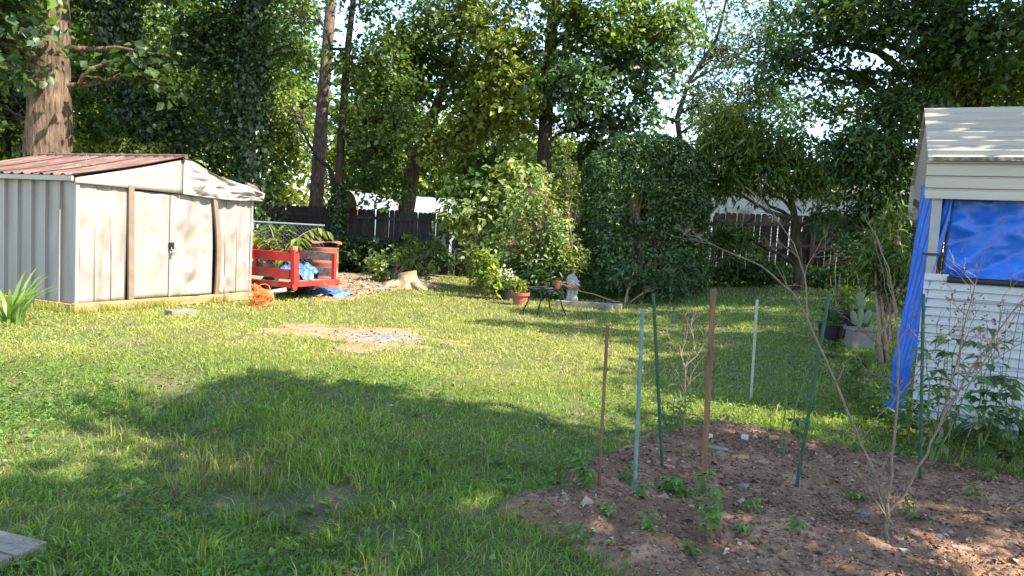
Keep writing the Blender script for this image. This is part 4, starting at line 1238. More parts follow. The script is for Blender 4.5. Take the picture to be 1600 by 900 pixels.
# the big dark-trunked gum tree in the middle
d = 21.8
pts = trunk_path([(848, 300), (852, 200), (858, 100), (866, 0)], d, (.1, 0, 5))
tree('gum_tree', 'tall dark trunked gum tree with wide star-leaved canopy', pts, [.24, .22, .2, .18, .17, .06],
     [PXB(960, 110, d, 105, 60, 84, 'blue'), PXB(1010, 40, d, 90, 55, 66, 'mid'), PXB(920, 30, d - 1, 70, 50, 46, 'mid'), PXB(790, 70, d - .6, 70, 50, 40, 'bright'), PXB(800, 140, d - 1.2, 60, 40, 36, 'bright'),
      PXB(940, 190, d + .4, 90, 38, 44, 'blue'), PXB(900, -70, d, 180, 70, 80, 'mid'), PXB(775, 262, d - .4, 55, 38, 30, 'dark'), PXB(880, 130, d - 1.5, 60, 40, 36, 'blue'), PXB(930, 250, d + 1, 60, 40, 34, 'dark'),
      (cast(-3.6, 20.6, 9), (1.8, 1.2, 1.0), 34), (cast(-6.4, 21, 9.5), (1.8, 1.2, 1.0), 34)],  # unseen crown blobs added overhead to shade the fence and creeper
     mat='bark_dark', L=.16, W=.13)
# wispy sparse tree against the sky
d = 33
pts = trunk_path([(1062, 215), (1058, 185), (1075, 130), (1120, 60), (1135, 0)], d, (.3, 0, 3))
tree('wispy_tree', 'sparse fine-leaved tree with bare twigs against the open sky', pts, [.13, .12, .11, .09, .06, .045, .02],
     [PXB(1130, 80, d, 90, 110, 190, 'olive'), PXB(1190, 165, d, 80, 60, 170, 'dark'), PXB(1090, 165, d, 50, 45, 60, 'olive'), PXB(1130, -40, d, 130, 50, 100, 'olive'), PXB(1220, 60, d, 60, 90, 150, 'dark')], mat='bark_dark',
     L=.22, W=.085, per=16, cr_=.55, flat=.35, limbs=[([P(1060, 190, d), P(1020, 178, d), P(985, 165, d)], [.09, .06, .03]), ([P(1075, 130, d), P(1120, 105, d), P(1190, 90, d)], [.06, .04, .015]), ([P(1100, 90, d), P(1105, 30, d), P(1090, -30, d)], [.05, .03, .015]),
            ([P(1190, 230, d), P(1185, 140, d), P(1205, 40, d), P(1200, -30, d)], [.07, .05, .035, .02])])
# dark spreading tree beyond the shelter
d = 15.0
T = base_at(1560, d)
pts = [T, P(1545, 250, d), P(1520, 150, d), P(1500, 50, d), P(1490, -60, d)]
tree('spreading_tree', 'dark spreading tree with arching branches above the shelter roof', pts, [.28, .26, .22, .18, .1],
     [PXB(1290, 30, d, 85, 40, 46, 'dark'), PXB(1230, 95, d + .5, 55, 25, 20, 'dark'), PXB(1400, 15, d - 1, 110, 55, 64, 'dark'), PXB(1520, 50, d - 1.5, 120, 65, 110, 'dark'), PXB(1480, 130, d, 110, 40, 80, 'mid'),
      PXB(1330, 120, d, 60, 20, 14, 'dark'), PXB(1290, 165, d + 2.5, 75, 32, 24, 'dark'), PXB(1590, 120, d - .5, 90, 50, 70, 'mid'), PXB(1420, -70, d, 200, 60, 80, 'dark'), PXB(1700, 20, d, 120, 90, 70, 'dark')],
     mat='bark_dark', limbs=[([P(1530, 200, d), P(1420, 118, d), P(1372, 80, d), P(1310, 66, d), P(1230, 92, d)], [.12, .09, .07, .05, .015]), ([P(1420, 118, d), P(1360, 112, d), P(1290, 135, d)], [.06, .045, .012]),
                             ([P(1520, 150, d), P(1440, 50, d), P(1380, 0, d)], [.1, .07, .04])], L=.13, W=.075, group=None)
# dense evergreen thicket tree behind the shelter end
d = 13.6
tree('bay_tree', 'dense dark evergreen tree between the fence and the shelter', [base_at(1400, d), P(1398, 330, d), P(1395, 220, d), P(1390, 150, d)], [.1, .09, .07, .03],
     [PXB(1345, 222, d, 60, 34, 50, 'dark'), PXB(1410, 165, d, 60, 35, 50, 'dark'), PXB(1345, 262, d, 50, 28, 34, 'dark'), PXB(1400, 260, d, 50, 60, 60, 'dark'), PXB(1370, 330, d + .3, 50, 40, 40, 'holly')],
     L=.11, W=.05, per=55, cr_=.42, droop=.5, mat='bark_dark')
# peach tree with long drooping leaves
d = 16.6
tree('peach_tree', 'peach tree with long drooping narrow leaves before the picket fence', [base_at(1252, d), P(1247, 400, d), P(1240, 330, d), P(1225, 270, d)], [.10, .09, .075, .04],
     [PXB(1120, 215, d, 50, 45, 46, 'bright'), PXB(1180, 225, d - .5, 65, 45, 66, 'mid'), PXB(1240, 250, d, 60, 45, 60, 'mid'), PXB(1160, 275, d - .3, 60, 20, 20, 'mid'), PXB(1285, 275, d, 45, 18, 22, 'mid'), PXB(1105, 270, d + .2, 30, 40, 20, 'mid'), PXB(1290, 335, d, 30, 14, 8, 'dark'), PXB(1140, 360, d + .4, 60, 18, 22, 'mid'), PXB(1130, 180, d - .3, 40, 25, 20, 'bright')],
     L=.17, W=.045, per=42, cr_=.42, droop=.8, mat='bark_dark', limbs=[([P(1247, 345, d), P(1200, 330, d), P(1150, 300, d)], [.06, .045, .02]), ([P(1247, 380, d), P(1265, 345, d), P(1300, 300, d)], [.06, .04, .015])])
# woods behind: one tall forest tree, copied
def forest_proto():
    b = Vector((-22.0, 27.0, 0)); b.z = gz(b.x, b.y)
    bl = []
    random.seed(11)
    for z, n, r in ((2.6, 1, 1.6), (4.6, 2, 2.3), (7.0, 5, 2.6), (9.2, 5, 2.6), (11.5, 4, 2.0)):
        for i in range(n):
            a = i / n * 6.28 + z; rr_ = r * .75
            bl.append(((b.x + math.cos(a) * rr_, b.y + math.sin(a) * rr_, b.z + z + random.uniform(-.5, .5)), (1.6, 1.6, .95), 16 if z > 5 else 9))
    return tree('forest_tree', 'tall leafy forest tree in the woods beyond the wooden fence', [b, b + Vector((.1, 0, 4)), b + Vector((-.1, .1, 8)), b + Vector((0, 0, 12.5))], [.24, .19, .13, .04], bl, mat='bark_dark',
                L=.26, W=.2, per=34, cr_=.85, group='trees of the woods beyond the fence', sides=10)
fp = forest_proto()
def understory_proto():
    b = Vector((6.8, 33.5, 0)); b.z = gz(b.x, b.y); bl = []
    for z, n, r in ((.9, 4, .9), (2.1, 5, 1.3), (3.5, 5, 1.2), (4.7, 3, .8)):
        for i in range(n):
            a = i / n * 6.28 + z
            bl.append(((b.x + math.cos(a) * r, b.y + math.sin(a) * r, b.z + z), (1.0, 1.0, .7), 12))
    return tree('understory_tree', 'low bushy yellow-green tree growing among the woods beyond the fence', [b, b + Vector((.05, 0, 2)), b + Vector((-.05, .1, 4.4))], [.1, .08, .03], bl, mat='bark_dark',
                L=.17, W=.13, per=36, cr_=.6, pal='bright', group='bushy trees among the woods', sides=7)
up_ = understory_proto()
random.seed(5)
spots = [(-14.5, 26.5, .8), (-10.3, 29, .7), (-24, 22, .9), (-17.5, 19.5, .85), (-19, 31, 1.1), (-13.5, 33, .85), (-6.5, 38, .72), (-1, 36, .55), (2.6, 39, .5), (-27, 34, 1.2),
         (-15, 41, 1.25), (-9, 46, .9), (-22, 44, 1.3), (-32, 26, 1.0), (1.5, 48, .6), (-30, 46, 1.3), (7.5, 43, .42), (11, 40, .36), (16, 38, .42), (21, 33, .6), (26, 36, .8), (18, 27, .45), (-11.5, 21, .55), (23, 24, .8)]
for (x, y, s) in spots:
    copy_thing(fp, (x, y, gz(x, y)), random.random() * 6.28, s * random.uniform(.95, 1.05))
for (x, y, s) in ((-10.6, 29.5, 1.1), (-13.2, 25.2, 1.0), (-16.5, 23.0, .9), (4.6, 29.5, .9), (-13.6, 28.0, .85), (3.4, 35, 1.0), (-3.3, 38, 1.4), (.5, 40, 1.3), (-7.5, 38.5, 1.3), (-19.5, 21.5, 1.0), (5.2, 27.5, .75), (-12, 17.5, .8), (-15, 16.2, .75), (17.5, 27.5, .9), (15, 22, .9), (-9.2, 18.2, .6)):
    copy_thing(up_, (x, y, gz(x, y)), random.random() * 6.28, s)

# far woods closing the view at the ground: one uncountable mass
n = 16000
th = RNG.uniform(-1.1, 1.1, n); r = RNG.uniform(52, 70, n)
x = np.sin(th) * r; y = np.cos(th) * r
hmax = 6.5 + 9 * ss(-.05, -.35, th) + 3 * ss(.5, .8, th) + 3 * (fbm(th * 14, th * 0, 5, 3) - .5) * 2
z = hmax * RNG.random(n) ** .8
ax_ = RNG.normal(size=(n, 3)); s_ = RNG.uniform(.5, 1.0, n)
V, F, C = leaf_arrays(np.stack([x, y, z], 1), ax_, np.array([0, -.3, .8]) + RNG.normal(0, .5, (n, 3)), s_, s_ * .75, leaf_cols(n, PAL['mid']))
tag(np_mesh('distant_woods', V, F, MT['leaf'], None, C), 'far green woods closing the view beyond the fences', 'woods', kind='stuff')

# shade trees standing beside the yard, out of the picture, whose shadows fall into it
def shade_tree(label, b, blobs, L=.2, W=.15, per=34):
    b = Vector(b); b.z = gz(b.x, b.y)
    top = max(c[0][2] for c in blobs)
    return tree('shade_tree', label, [b, b + Vector((.1, .05, top * .4)), b + Vector((0, .1, top * .9))], [.3, .24, .08], blobs, L=L, W=W, per=per, cr_=.6, group=None, twigs=True)
shade_tree('broad shade tree behind the garden bed and beside the house', (9.5, -2.0, 0),
           [(cast(-5.4, 4.5, 8.0), (1.2, 1.0, 1.0), 28), (cast(-1.9, 5.5, 7.6), (1.1, .9, 1.0), 32), (cast(-.6, 5.2, 7.4), (1.3, 1.0, 1.0), 34), (cast(1.0, 5.0, 7.2), (1.2, 1.0, 1.0), 30), (cast(2.6, 4.6, 7), (1.2, 1.0, 1.0), 26),
            (cast(-3.2, 2.9, 7.8), (1.4, .9, 1.0), 30), (cast(-1.4, 3.4, 7.4), (1.5, 1.1, 1.0), 34), (cast(.4, 3.2, 7), (1.2, 1.0, 1.0), 26), (cast(3.6, 2.5, 6.5), (1.2, .8, .9), 7), (cast(-5.4, 3.2, 8.4), (1.2, .9, .9), 18),
            (cast(3.7, 5.4, 7), (1.2, 1.0, 1.0), 22), (cast(0, 1.5, 7), (2.5, .9, 1.0), 40), (cast(-4, 1.2, 8), (2.5, .9, 1.0), 40), (cast(-7.5, 3.5, 8.6), (1.8, 1.2, 1.0), 30)])
shade_tree('leafy shade tree standing beside the shelter', (13.0, 6.0, 0),
           [(cast(3.4, 8.2, 7), (1.7, 1.0, 1.1), 40), (cast(2.6, 10.4, 7.4), (1.6, 1.2, 1.1), 36), (cast(5.5, 9.5, 7), (1.8, 1.5, 1.1), 44), (cast(4.4, 12.2, 7.6), (2.0, 1.3, 1.2), 44), (cast(1.6, 12.6, 7.8), (1.5, 1.0, 1.0), 30), (cast(6.3, 6.6, 6), (1.5, .9, .9), 26), (cast(.6, 10.9, 7.6), (.9, .5, .8), 10),
            (cast(1.9, 7.3, 7.2), (.9, .5, .7), 9)])
shade_tree('leafy shade tree standing at the end of the picket fence', (15.5, 12.5, 0),
           [(cast(3.4, 15.2, 7.5), (2.0, 1.2, 1.4), 44), (cast(6.2, 14.0, 7.5), (2.0, 1.4, 1.4), 50), (cast(5.2, 16.8, 8), (2.4, 1.3, 1.6), 56), (cast(8.6, 16.0, 7.5), (2.2, 1.6, 1.5), 52), (cast(1.6, 14.6, 8), (1.3, .8, 1.0), 22), (cast(9, 12.5, 7), (2, 1.5, 1.3), 40), (cast(2.6, 17.2, 9), (1.8, 1.2, 1.3), 34)])
# ------------------------------------------------------------------ shrubs at the back of the lawn
def shrub(name, label, base, stems, blobs, pal, L, W, per, cr_, leafmat='leaf', droop=.3, cat='shrub', stem_r=.03, mat='twig', flat=.3, up=1.0):
    root = thing(name, label, cat, base)
    mb = MB()
    for s in stems:
        lp = curve3(base + Vector((random.uniform(-.08, .08), random.uniform(-.08, .08), -.05)), s, .02, 5, .25)
        mb.tube(lp, [stem_r * (1 - .7 * i / 5) for i in range(6)], 6)
    parts = []
    for bl in blobs:
        arr, cc = blob_leaves(bl[0], bl[1], bl[2], per, cr_, L, W, PAL[bl[3]] if len(bl) > 3 else PAL[pal], flat, droop, up=up)
        parts.append(arr)
        q = Vector(bl[0]).lerp(Vector(base), .45)
        mb.tube(curve3(Vector(base), q, .0, 3, .1), [stem_r * .6, stem_r * .55, stem_r * .5, stem_r * .45], 5)
        for p in cc[::2]:
            mb.tube(curve3(q, Vector(p), .05, 3, .3), [stem_r * .4, stem_r * .3, stem_r * .2, .003], 3, cap=False)
    mb.build('stems', MT[mat], root, world=True, smooth=True)
    V, F, C = merge(parts); np_mesh('foliage', V, F, MT[leafmat], root, C)
    return root

# clipped evergreen arch: leaf shell over two legs and a rounded top
d = 16.2
HB = base_at(1005, d)
arch_root = thing('evergreen_arch', 'large clipped dark evergreen arch with a small window through it', 'hedge', HB)
def arch_pts():
    k = d / FPX; out = []; nr_ = []
    n = 26000
    px = RNG.uniform(902, 1110, n); py = RNG.uniform(206, 452, n)
    cx_ = 1006.0
    top = 212 + 62 * np.abs((px - cx_) / 103) ** 3.2 + 9 * (fbm(px * .05, px * 0, 4, 3) - .5)
    lft = 906 + 6 * (fbm(py * .04, py * 0, 8, 3) - .5) * 2 - 2 * ss(300, 430, py); rgtp = 1104 + 8 * (fbm(py * .04, py * 0 + 5, 18, 3) - .5) * 2
    inside = (py > top) & (px > lft) & (px < rgtp)
    win = (np.hypot((px - 992) / 16, (py - 322) / 26) < 1)                    # the little window
    door = (np.hypot((px - 1004) / 24, np.maximum(0, 398 - py) / 30) < 1) & (py > 366)
    win |= door & (RNG.random(n) < .85)
    inside &= ~win
    edge = np.minimum.reduce([np.clip((py - top) / 45, 0, 1), np.clip((px - lft) / 35, 0, 1), np.clip((rgtp - px) / 35, 0, 1)])
    prof = np.sqrt(1 - (1 - edge) ** 2)
    px, py, prof = px[inside], py[inside], prof[inside]; n = len(px)
    side = np.where(RNG.random(n) < .72, -1, 1)
    dep = side * prof * .75 * (1 - np.abs(RNG.normal(0, .16, n)))
    pos = np.array([tuple(P(a, b, d)) for a, b in zip(px, py)])
    pos[:, 1] += dep + .16 * (fbm(px * .06, py * .06, 3, 3) - .5) * 2
    nx = (px - cx_) / 103 * .6; nz = np.where(edge[inside] < .8, .6, .15)
    nr = np.stack([nx, side * (prof + .1), nz], 1) + RNG.normal(0, .55, (n, 3))
    return pos, nr
pos, nr = arch_pts(); n = len(pos)
ax = RNG.normal(size=(n, 3)); sz = RNG.uniform(.04, .135, n)
V, F, C = leaf_arrays(pos, ax, nr, sz, sz * .6, leaf_cols(n, ((.024, .060, .012), (.058, .105, .022)), np.exp(1.1 * (fbm(pos[:, 0] * 2.4, pos[:, 2] * 2.4, 61, 3) - .5)), .35))
np_mesh('foliage', V, F, MT['glossy_leaf'], arch_root, C)
mb = MB()
for (x0, x1, y1) in ((930, 940, 300), (955, 975, 290), (962, 985, 300), (975, 990, 260), (1035, 1015, 280), (1045, 1020, 300), (1060, 1060, 290), (1005, 1004, 300), (996, 1000, 260)):
    b = base_at(x0, d); mb.tube(curve3(b, P(x1, y1, d), .0, 5, .2), [.035, .032, .03, .025, .02, .012], 6)
mb.build('stems', MT['twig'], arch_root, world=True, smooth=True)
# rose of sharon with pink flowers
d = 15.4
b = base_at(835, d)
ros = shrub('hibiscus_shrub', 'upright hibiscus shrub dotted with pink flowers beside the evergreen arch', b,
      [P(820, 300, d), P(850, 270, d), P(880, 330, d), P(800, 340, d), P(860, 350, d)],
      [PXB(828, 325, d, 34, 36, 24), PXB(842, 288, d, 20, 26, 11), PXB(862, 350, d, 30, 44, 26), PXB(815, 380, d, 34, 32, 24), PXB(858, 398, d, 32, 30, 24, 'mid'), PXB(840, 420, d, 50, 18, 30, 'dark')],
      'pale', .085, .055, 40, .3)
fl = np.array([tuple(P(x + random.uniform(-3, 3), y, d - .5 + random.uniform(-.1, .1))) for x, y in ((818, 282), (838, 301), (856, 304), (857, 318), (840, 326), (868, 333), (812, 344), (845, 357), (798, 380), (825, 297), (860, 330))])
parts = []
for c in fl:
    th = np.linspace(0, 6.28, 5, endpoint=False); up0 = unit(np.array([[random.gauss(0, .4), -1, random.gauss(.3, .3)]]))
    a1 = unit(np.cross(up0, [[0, 0, 1.]])); a2 = np.cross(up0, a1)
    axs = a1 * np.cos(th)[:, None] + a2 * np.sin(th)[:, None] + up0 * .4
    parts.append(long_leaf_arrays(np.tile(c, (5, 1)), axs, np.tile(up0, (5, 1)), .042, .045, np.tile([[.36, .055, .19]], (5, 1)) * RNG.uniform(.7, 1.2, (5, 1))))
for (v_, f_, c_) in parts: np_mesh('flower', v_, f_, MT['leaf'], ros, c_)
# pale-leaved magnolia-like shrub
d = 16.8
b = base_at(758, d)
shrub('magnolia_shrub', 'loose shrub with large pale sunlit leaves before the dark fence', b, [P(740, 330, d), P(775, 310, d), P(800, 290, d), P(720, 360, d)],
      [PXB(745, 330, d, 44, 26, 18), PXB(785, 300, d, 36, 26, 14), PXB(715, 352, d, 34, 14, 9), PXB(762, 372, d, 34, 22, 15), PXB(800, 335, d, 30, 34, 14, 'mid'), PXB(757, 415, d - .4, 16, 20, 10, 'bright'), PXB(800, 265, d, 25, 16, 8), PXB(735, 300, d + .3, 40, 24, 16, 'dark')],
      'pale', .17, .095, 24, .42)
d = 15.6; b = base_at(893, d)
shrub('privet_column', 'narrow upright yellow-green shrub between hibiscus and evergreen arch', b, [P(890, 260, d), P(895, 300, d)],
      [PXB(886, 255, d, 14, 24, 8, 'olive'), PXB(888, 292, d, 16, 24, 7, 'olive'), PXB(893, 398, d - .3, 20, 18, 14, 'bright'), PXB(882, 222, d, 5, 20, 4, 'bright')], 'bright', .07, .04, 46, .24, mat='twig_pale')
d = 14.6; b = G(757, 442)
shrub('lime_shrub', 'small bright yellow-green shrub at the lawn edge beside white flowers', b, [P(756, 410, d), P(765, 420, d)],
      [PXB(757, 425, d, 15, 20, 16, 'bright'), PXB(752, 400, d, 13, 12, 8, 'bright'), PXB(768, 436, d, 14, 10, 10, 'bright')], 'bright', .10, .07, 30, .22)
d = 17.6; b = base_at(610, d)
shrub('beech_sapling', 'low sapling with broad sunlit leaves beside the tree stump', b, [P(600, 405, d), P(625, 395, d), P(645, 402, d)],
      [PXB(600, 408, d, 22, 13, 9, 'pale'), PXB(622, 400, d, 20, 8, 6, 'pale'), PXB(592, 420, d, 12, 8, 5, 'bright'), PXB(650, 404, d, 12, 6, 3, 'pale'), PXB(640, 380, d, 14, 8, 4, 'mid'), PXB(680, 380, d, 12, 20, 4, 'mid'), PXB(678, 418, d, 8, 4, 2, 'pale')], 'pale', .15, .09, 20, .26, mat='twig')
# ivy and creeper massed on the fence
d = 20.6; b = base_at(570, d)
shrub('creeper_mass', 'dark creeper massed against the wooden fence behind the drum', b, [P(560, 380, d), P(590, 380, d), P(540, 370, d)],
      [PXB(560, 398, d, 40, 28, 44), PXB(600, 402, d, 45, 26, 40), PXB(545, 425, d, 45, 20, 30), PXB(650, 395, d - .2, 30, 24, 8), PXB(690, 400, d, 20, 22, 6), PXB(620, 432, d - .3, 60, 8, 12), PXB(420, 390, d, 40, 40, 24, 'dark'), PXB(470, 380, d, 40, 35, 24)], 'ivy', .13, .10, 36, .4)
d = 17.8; b = base_at(1060, 17.0)
shrub('back_bramble', 'dark bramble and weeds along the foot of the picket fence', base_at(1200, d), [P(1150, 420, d), P(1250, 415, d), P(1330, 410, d)],
      [PXB(1130, 425, d, 50, 26, 34), PXB(1200, 425, d, 50, 24, 34), PXB(1290, 430, d, 50, 22, 26), PXB(1350, 400, d, 40, 40, 26), PXB(1180, 425, d, 40, 14, 14, 'holly'), PXB(1240, 430, d, 40, 14, 14)], 'dark', .10, .06, 36, .35)
d = 14.8
shrub('lily_border', 'mixed green weeds and hosta leaves around the pedestal of the arch', base_at(985, d), [P(990, 425, d)],
      [PXB(850, 440, d + .4, 36, 14, 22, 'dark'), PXB(980, 425, d, 26, 14, 14, 'blue'), PXB(1030, 440, d, 34, 16, 18, 'blue'), PXB(1060, 425, d + .6, 26, 30, 22, 'blue'), PXB(1085, 400, d + 1, 18, 30, 16, 'mid')], 'dark', .12, .05, 30, .3)
# liriope bed along the timber: strap grass, uncountable
parts = []
n = 9000
px_ = RNG.uniform(862, 1075, n)
pp_ = [G(862, 468), G(1075, 462)]
t = RNG.random(n); y0 = RNG.uniform(.1, 1.9, n)
x = pp_[0].x + (pp_[1].x - pp_[0].x) * t; y = pp_[0].y + (pp_[1].y - pp_[0].y) * t + y0
parts.append(blade_arrays(x, y, ground_z(x, y), RNG.uniform(.22, .5, n), RNG.uniform(.010, .018, n), leaf_cols(n, ((.07, .14, .025), (.12, .21, .04))), .75))
V, F, C = merge(parts)
tag(np_mesh('border_grass', V, F, MT['grass'], None, C), 'dark green border grass massed behind the landscape timber', 'border grass', kind='stuff')
# bright sumac sapling behind the trailer
d = 13.9; b = base_at(437, d)
sm = thing('sumac_sapling', 'bright green sapling with drooping leaflets behind the red trailer', 'sapling', b)
mb = MB(); parts = []
tips = [(395, 358), (420, 352), (448, 352), (470, 372), (498, 356), (512, 362), (460, 385), (430, 372), (405, 372), (445, 405), (440, 392), (425, 385)]
for (x, y) in tips:
    s0 = b + Vector((random.uniform(-.03, .03), 0, .5)); tip = P(x, y, d + random.uniform(-.5, .3))
    lp = curve3(s0, tip, .14, 8, .1); mb.tube(lp, [.018 - .0018 * i for i in range(9)], 5)
    cs, axs = [], []
    for i in (2, 3, 4, 5, 6, 7, 8, 5, 6, 7, 8):
        for sgn in (-1, 1):
            cs.append(lp[i]); tdir = (lp[i] - lp[i - 1]).normalized(); sdv = tdir.cross(Vector((0, 0, 1))).normalized() * sgn
            axs.append(sdv * .8 + tdir * .45 + Vector((0, 0, -.45)))
    k = len(cs)
    parts.append(long_leaf_arrays(np.array([tuple(c) for c in cs]), np.array([tuple(a) for a in axs]), np.tile([[0, 0, 1.]], (k, 1)) + RNG.normal(0, .2, (k, 3)), RNG.uniform(.16, .28, k), RNG.uniform(.06, .09, k), leaf_cols(k, PAL['bright'])))
mb.tube([b, b + Vector((0, 0, .55))], [.03, .022], 7); mb.build('stems', MT['twig'], sm, world=True)
V, F, C = merge(parts); np_mesh('foliage', V, F, MT['leaf'], sm, C)
# willow-like plant at the shelter corner
d = 8.6; b = G(1400, 500)
wl_ = shrub('willow_shrub', 'narrow-leaved shrub beside the hanging blue tarp', base_at(1400, 8.6), [P(1385, 330, d), P(1400, 360, d), P(1370, 400, d)],
      [PXB(1395, 330, d, 16, 22, 10, 'mid'), PXB(1375, 395, d, 30, 28, 26, 'mid'), PXB(1400, 380, d + .2, 22, 36, 24, 'mid'), PXB(1390, 430, d, 24, 20, 16, 'dark')], 'mid', .11, .028, 34, .2, droop=.9)

# ------------------------------------------------------------------ stump, pots, chair, statue, timber
sp = P(636, 440, 16.4); sp.z = gz(sp.x, sp.y)
stp_ = thing('tree_stump', 'pale cut tree stump with spreading roots among wood chips', 'stump', sp)
mb = MB()
def stf(a, b):
    th = a * 6.2832
    lobes = 1 + .22 * math.cos(5 * th + .6) + .1 * math.cos(9 * th)
    r = .17 + .26 * (1 - b) ** 2.4 * lobes + .02 * mnoise.noise(Vector((math.cos(th) * 3, math.sin(th) * 3, b * 3)))
    return (r * math.cos(th) * 1.15, r * math.sin(th), -.03 + .38 * b + .05 * b * math.cos(th))
mb.grid(40, 12, stf).build('stem', MT['stump'], stp_, smooth=True)
mb = MB(); mb.grid(40, 3, lambda a, b: (.17 * (1 - b) * math.cos(a * 6.2832) * 1.15, .17 * (1 - b) * math.sin(a * 6.2832), .35 + .05 * math.cos(a * 6.2832) * (1 - b) + .01 * mnoise.noise(Vector((a * 9, b * 5, 2)))))
mb.build('cut_face', MT['stump'], stp_)
mb = MB()
for k, (a, L_) in enumerate(((.1, .75), (2.6, .5), (-.9, .5), (4.0, .6))):
    mb.tube([(math.cos(a) * .25, math.sin(a) * .25, .08), (math.cos(a) * (.25 + L_ * .5), math.sin(a) * (.25 + L_ * .5), .05), (math.cos(a + .2) * (.25 + L_), math.sin(a + .2) * (.25 + L_), -.03)], [.09, .06, .03], 8, wob=.3)
mb.build('roots', MT['stump'], stp_, smooth=True)

def bush_on(root, c, R, n, L, W, pal, name='foliage', leafmat='leaf', droop=.3, v=.25):
    p = unit(RNG.normal(size=(n, 3))) * (RNG.random((n, 1)) ** .4) * np.array(R) + np.array(c)
    p[:, 2] = np.maximum(p[:, 2], c[2] - R[2])
    ax = unit(p - np.array(c)) + RNG.normal(0, .5, (n, 3)); ax[:, 2] -= droop
    V, F, C = leaf_arrays(p, ax, np.array([0, 0, 1.]) + RNG.normal(0, .5, (n, 3)), L * RNG.uniform(.7, 1.3, n), W * RNG.uniform(.7, 1.3, n), leaf_cols(n, pal, None, v))
    return np_mesh(name, V, F, MT[leafmat], root, C, world=False)
b = G(789, 469)
fp1 = thing('flower_pot', 'black plastic pot of white flowers on the lawn edge', 'flower pot', b)
MB().lathe([(0, .01), (.12, .01), (.155, .2), (.165, .2), (.165, .22), (.14, .22), (.135, .17), (0, .17)], n=20).build('pot', MT['black'], fp1, smooth=False)
bush_on(fp1, (0, 0, .4), (.2, .2, .2), 260, .08, .05, ((.05, .10, .03), (.10, .16, .05)))
bush_on(fp1, (-.02, -.03, .5), (.24, .2, .14), 80, .065, .055, ((.75, .75, .78), (.85, .85, .86)), 'flowers', v=.05)
b = G(812, 477)
fp2 = thing('terracotta_pot', 'terracotta pot with lime green plant beside the iron chair', 'flower pot', b)
MB().lathe([(0, .01), (.12, .01), (.155, .19), (.18, .19), (.185, .245), (.16, .245), (.155, .2), (0, .2)], n=24).build('pot', MT['terracotta'], fp2, smooth=False)
bush_on(fp2, (-.06, 0, .36), (.22, .18, .17), 240, .085, .055, PAL['bright'])
b = P(826, 462, 15.6); b.z = gz(b.x, b.y)
fp3 = thing('clay_bowl', 'low clay bowl planter behind the terracotta pot', 'planter', b)
MB().lathe([(0, .01), (.16, .01), (.22, .17), (.235, .17), (.235, .20), (.2, .2), (.19, .15), (0, .15)], n=22).build('bowl', MT['terracotta'], fp3)
bush_on(fp3, (0, 0, .27), (.2, .18, .12), 120, .08, .05, PAL['mid'])
b = P(795, 445, 16.4); b.z = gz(b.x, b.y)
bs = thing('block_stack', 'mossy concrete blocks stacked behind the white flowers', 'blocks', b)
for k in range(3): MB().box((random.uniform(-.02, .02), 0, .1 + .2 * k), (.38, .2, .19)).build('block', MT['concrete'], bs, bevel=.01)

# iron garden chair
b = G(850, 489)
ch = thing('garden_chair', 'black wrought iron garden chair on the lawn before the timber', 'chair', b, rad(28))
sh_ = .43; hw, hd = .25, .23
mb = MB(); ring = [(hw * math.copysign(abs(math.cos(a)) ** .5, math.cos(a)), hd * math.copysign(abs(math.sin(a)) ** .5, math.sin(a)), sh_ - .02 * math.cos(a) ** 2) for a in np.linspace(0, 6.2832, 33)]
mb.tube(ring, .011, 6, cap=False); mb.build('seat_rim', MT['iron'], ch, smooth=True)
mb = MB()
for i in range(-7, 8):
    q = i / 8
    mb.tube([(q * hw, -hd * .92, sh_ - .005), (q * hw, 0, sh_ - .045), (q * hw, hd * .92, sh_ - .005)], .0045, 4)
    mb.tube([(-hw * .92, q * hd, sh_ - .005), (0, q * hd, sh_ - .045), (hw * .92, q * hd, sh_ - .005)], .0045, 4)
mb.build('seat', MT['iron'], ch)
for sx in (-1, 1):
    for sy in (-1, 1):
        mb = MB(); mb.tube([(sx * hw * .9, sy * hd * .9, sh_ - .01), (sx * hw * .72, sy * hd * .8, sh_ - .12), (sx * hw * .85, sy * hd * .9, .18), (sx * hw * 1.12, sy * hd * 1.1, .0)], .012, 6)
        mb.build('leg', MT['iron'], ch, smooth=True)
mb = MB()
arc = [(-.23, .22, sh_)] + [(-.23 * math.cos(a) * (1.0), .25, sh_ + .36 + .12 * math.sin(a) ** .6) for a in np.linspace(0, math.pi, 13)] + [(.23, .22, sh_)]
mb.tube(arc, .010, 6); mb.tube([(-.23, .25, sh_ + .22), (0, .24, sh_ + .3), (.23, .25, sh_ + .22)], .006, 5)
mb.build('backrest', MT['iron'], ch, smooth=True)
mb = MB(); mb.tube([(-.24, -.2, sh_ - .03), (0, -.22, sh_ - .1), (.24, -.2, sh_ - .03)], .007, 5); mb.build('apron', MT['iron'], ch)
b2 = ch.location + Vector((.20, -.05, sh_ - .03))
cup = thing('clay_cup', 'small orange clay cup standing on the iron chair seat', 'cup', b2)
MB().lathe([(0, .0), (.045, 0), (.052, .15), (.06, .15), (.06, .175), (.045, .175), (.04, .1), (0, .1)], n=16).build('cup', MT['terracotta'], cup)

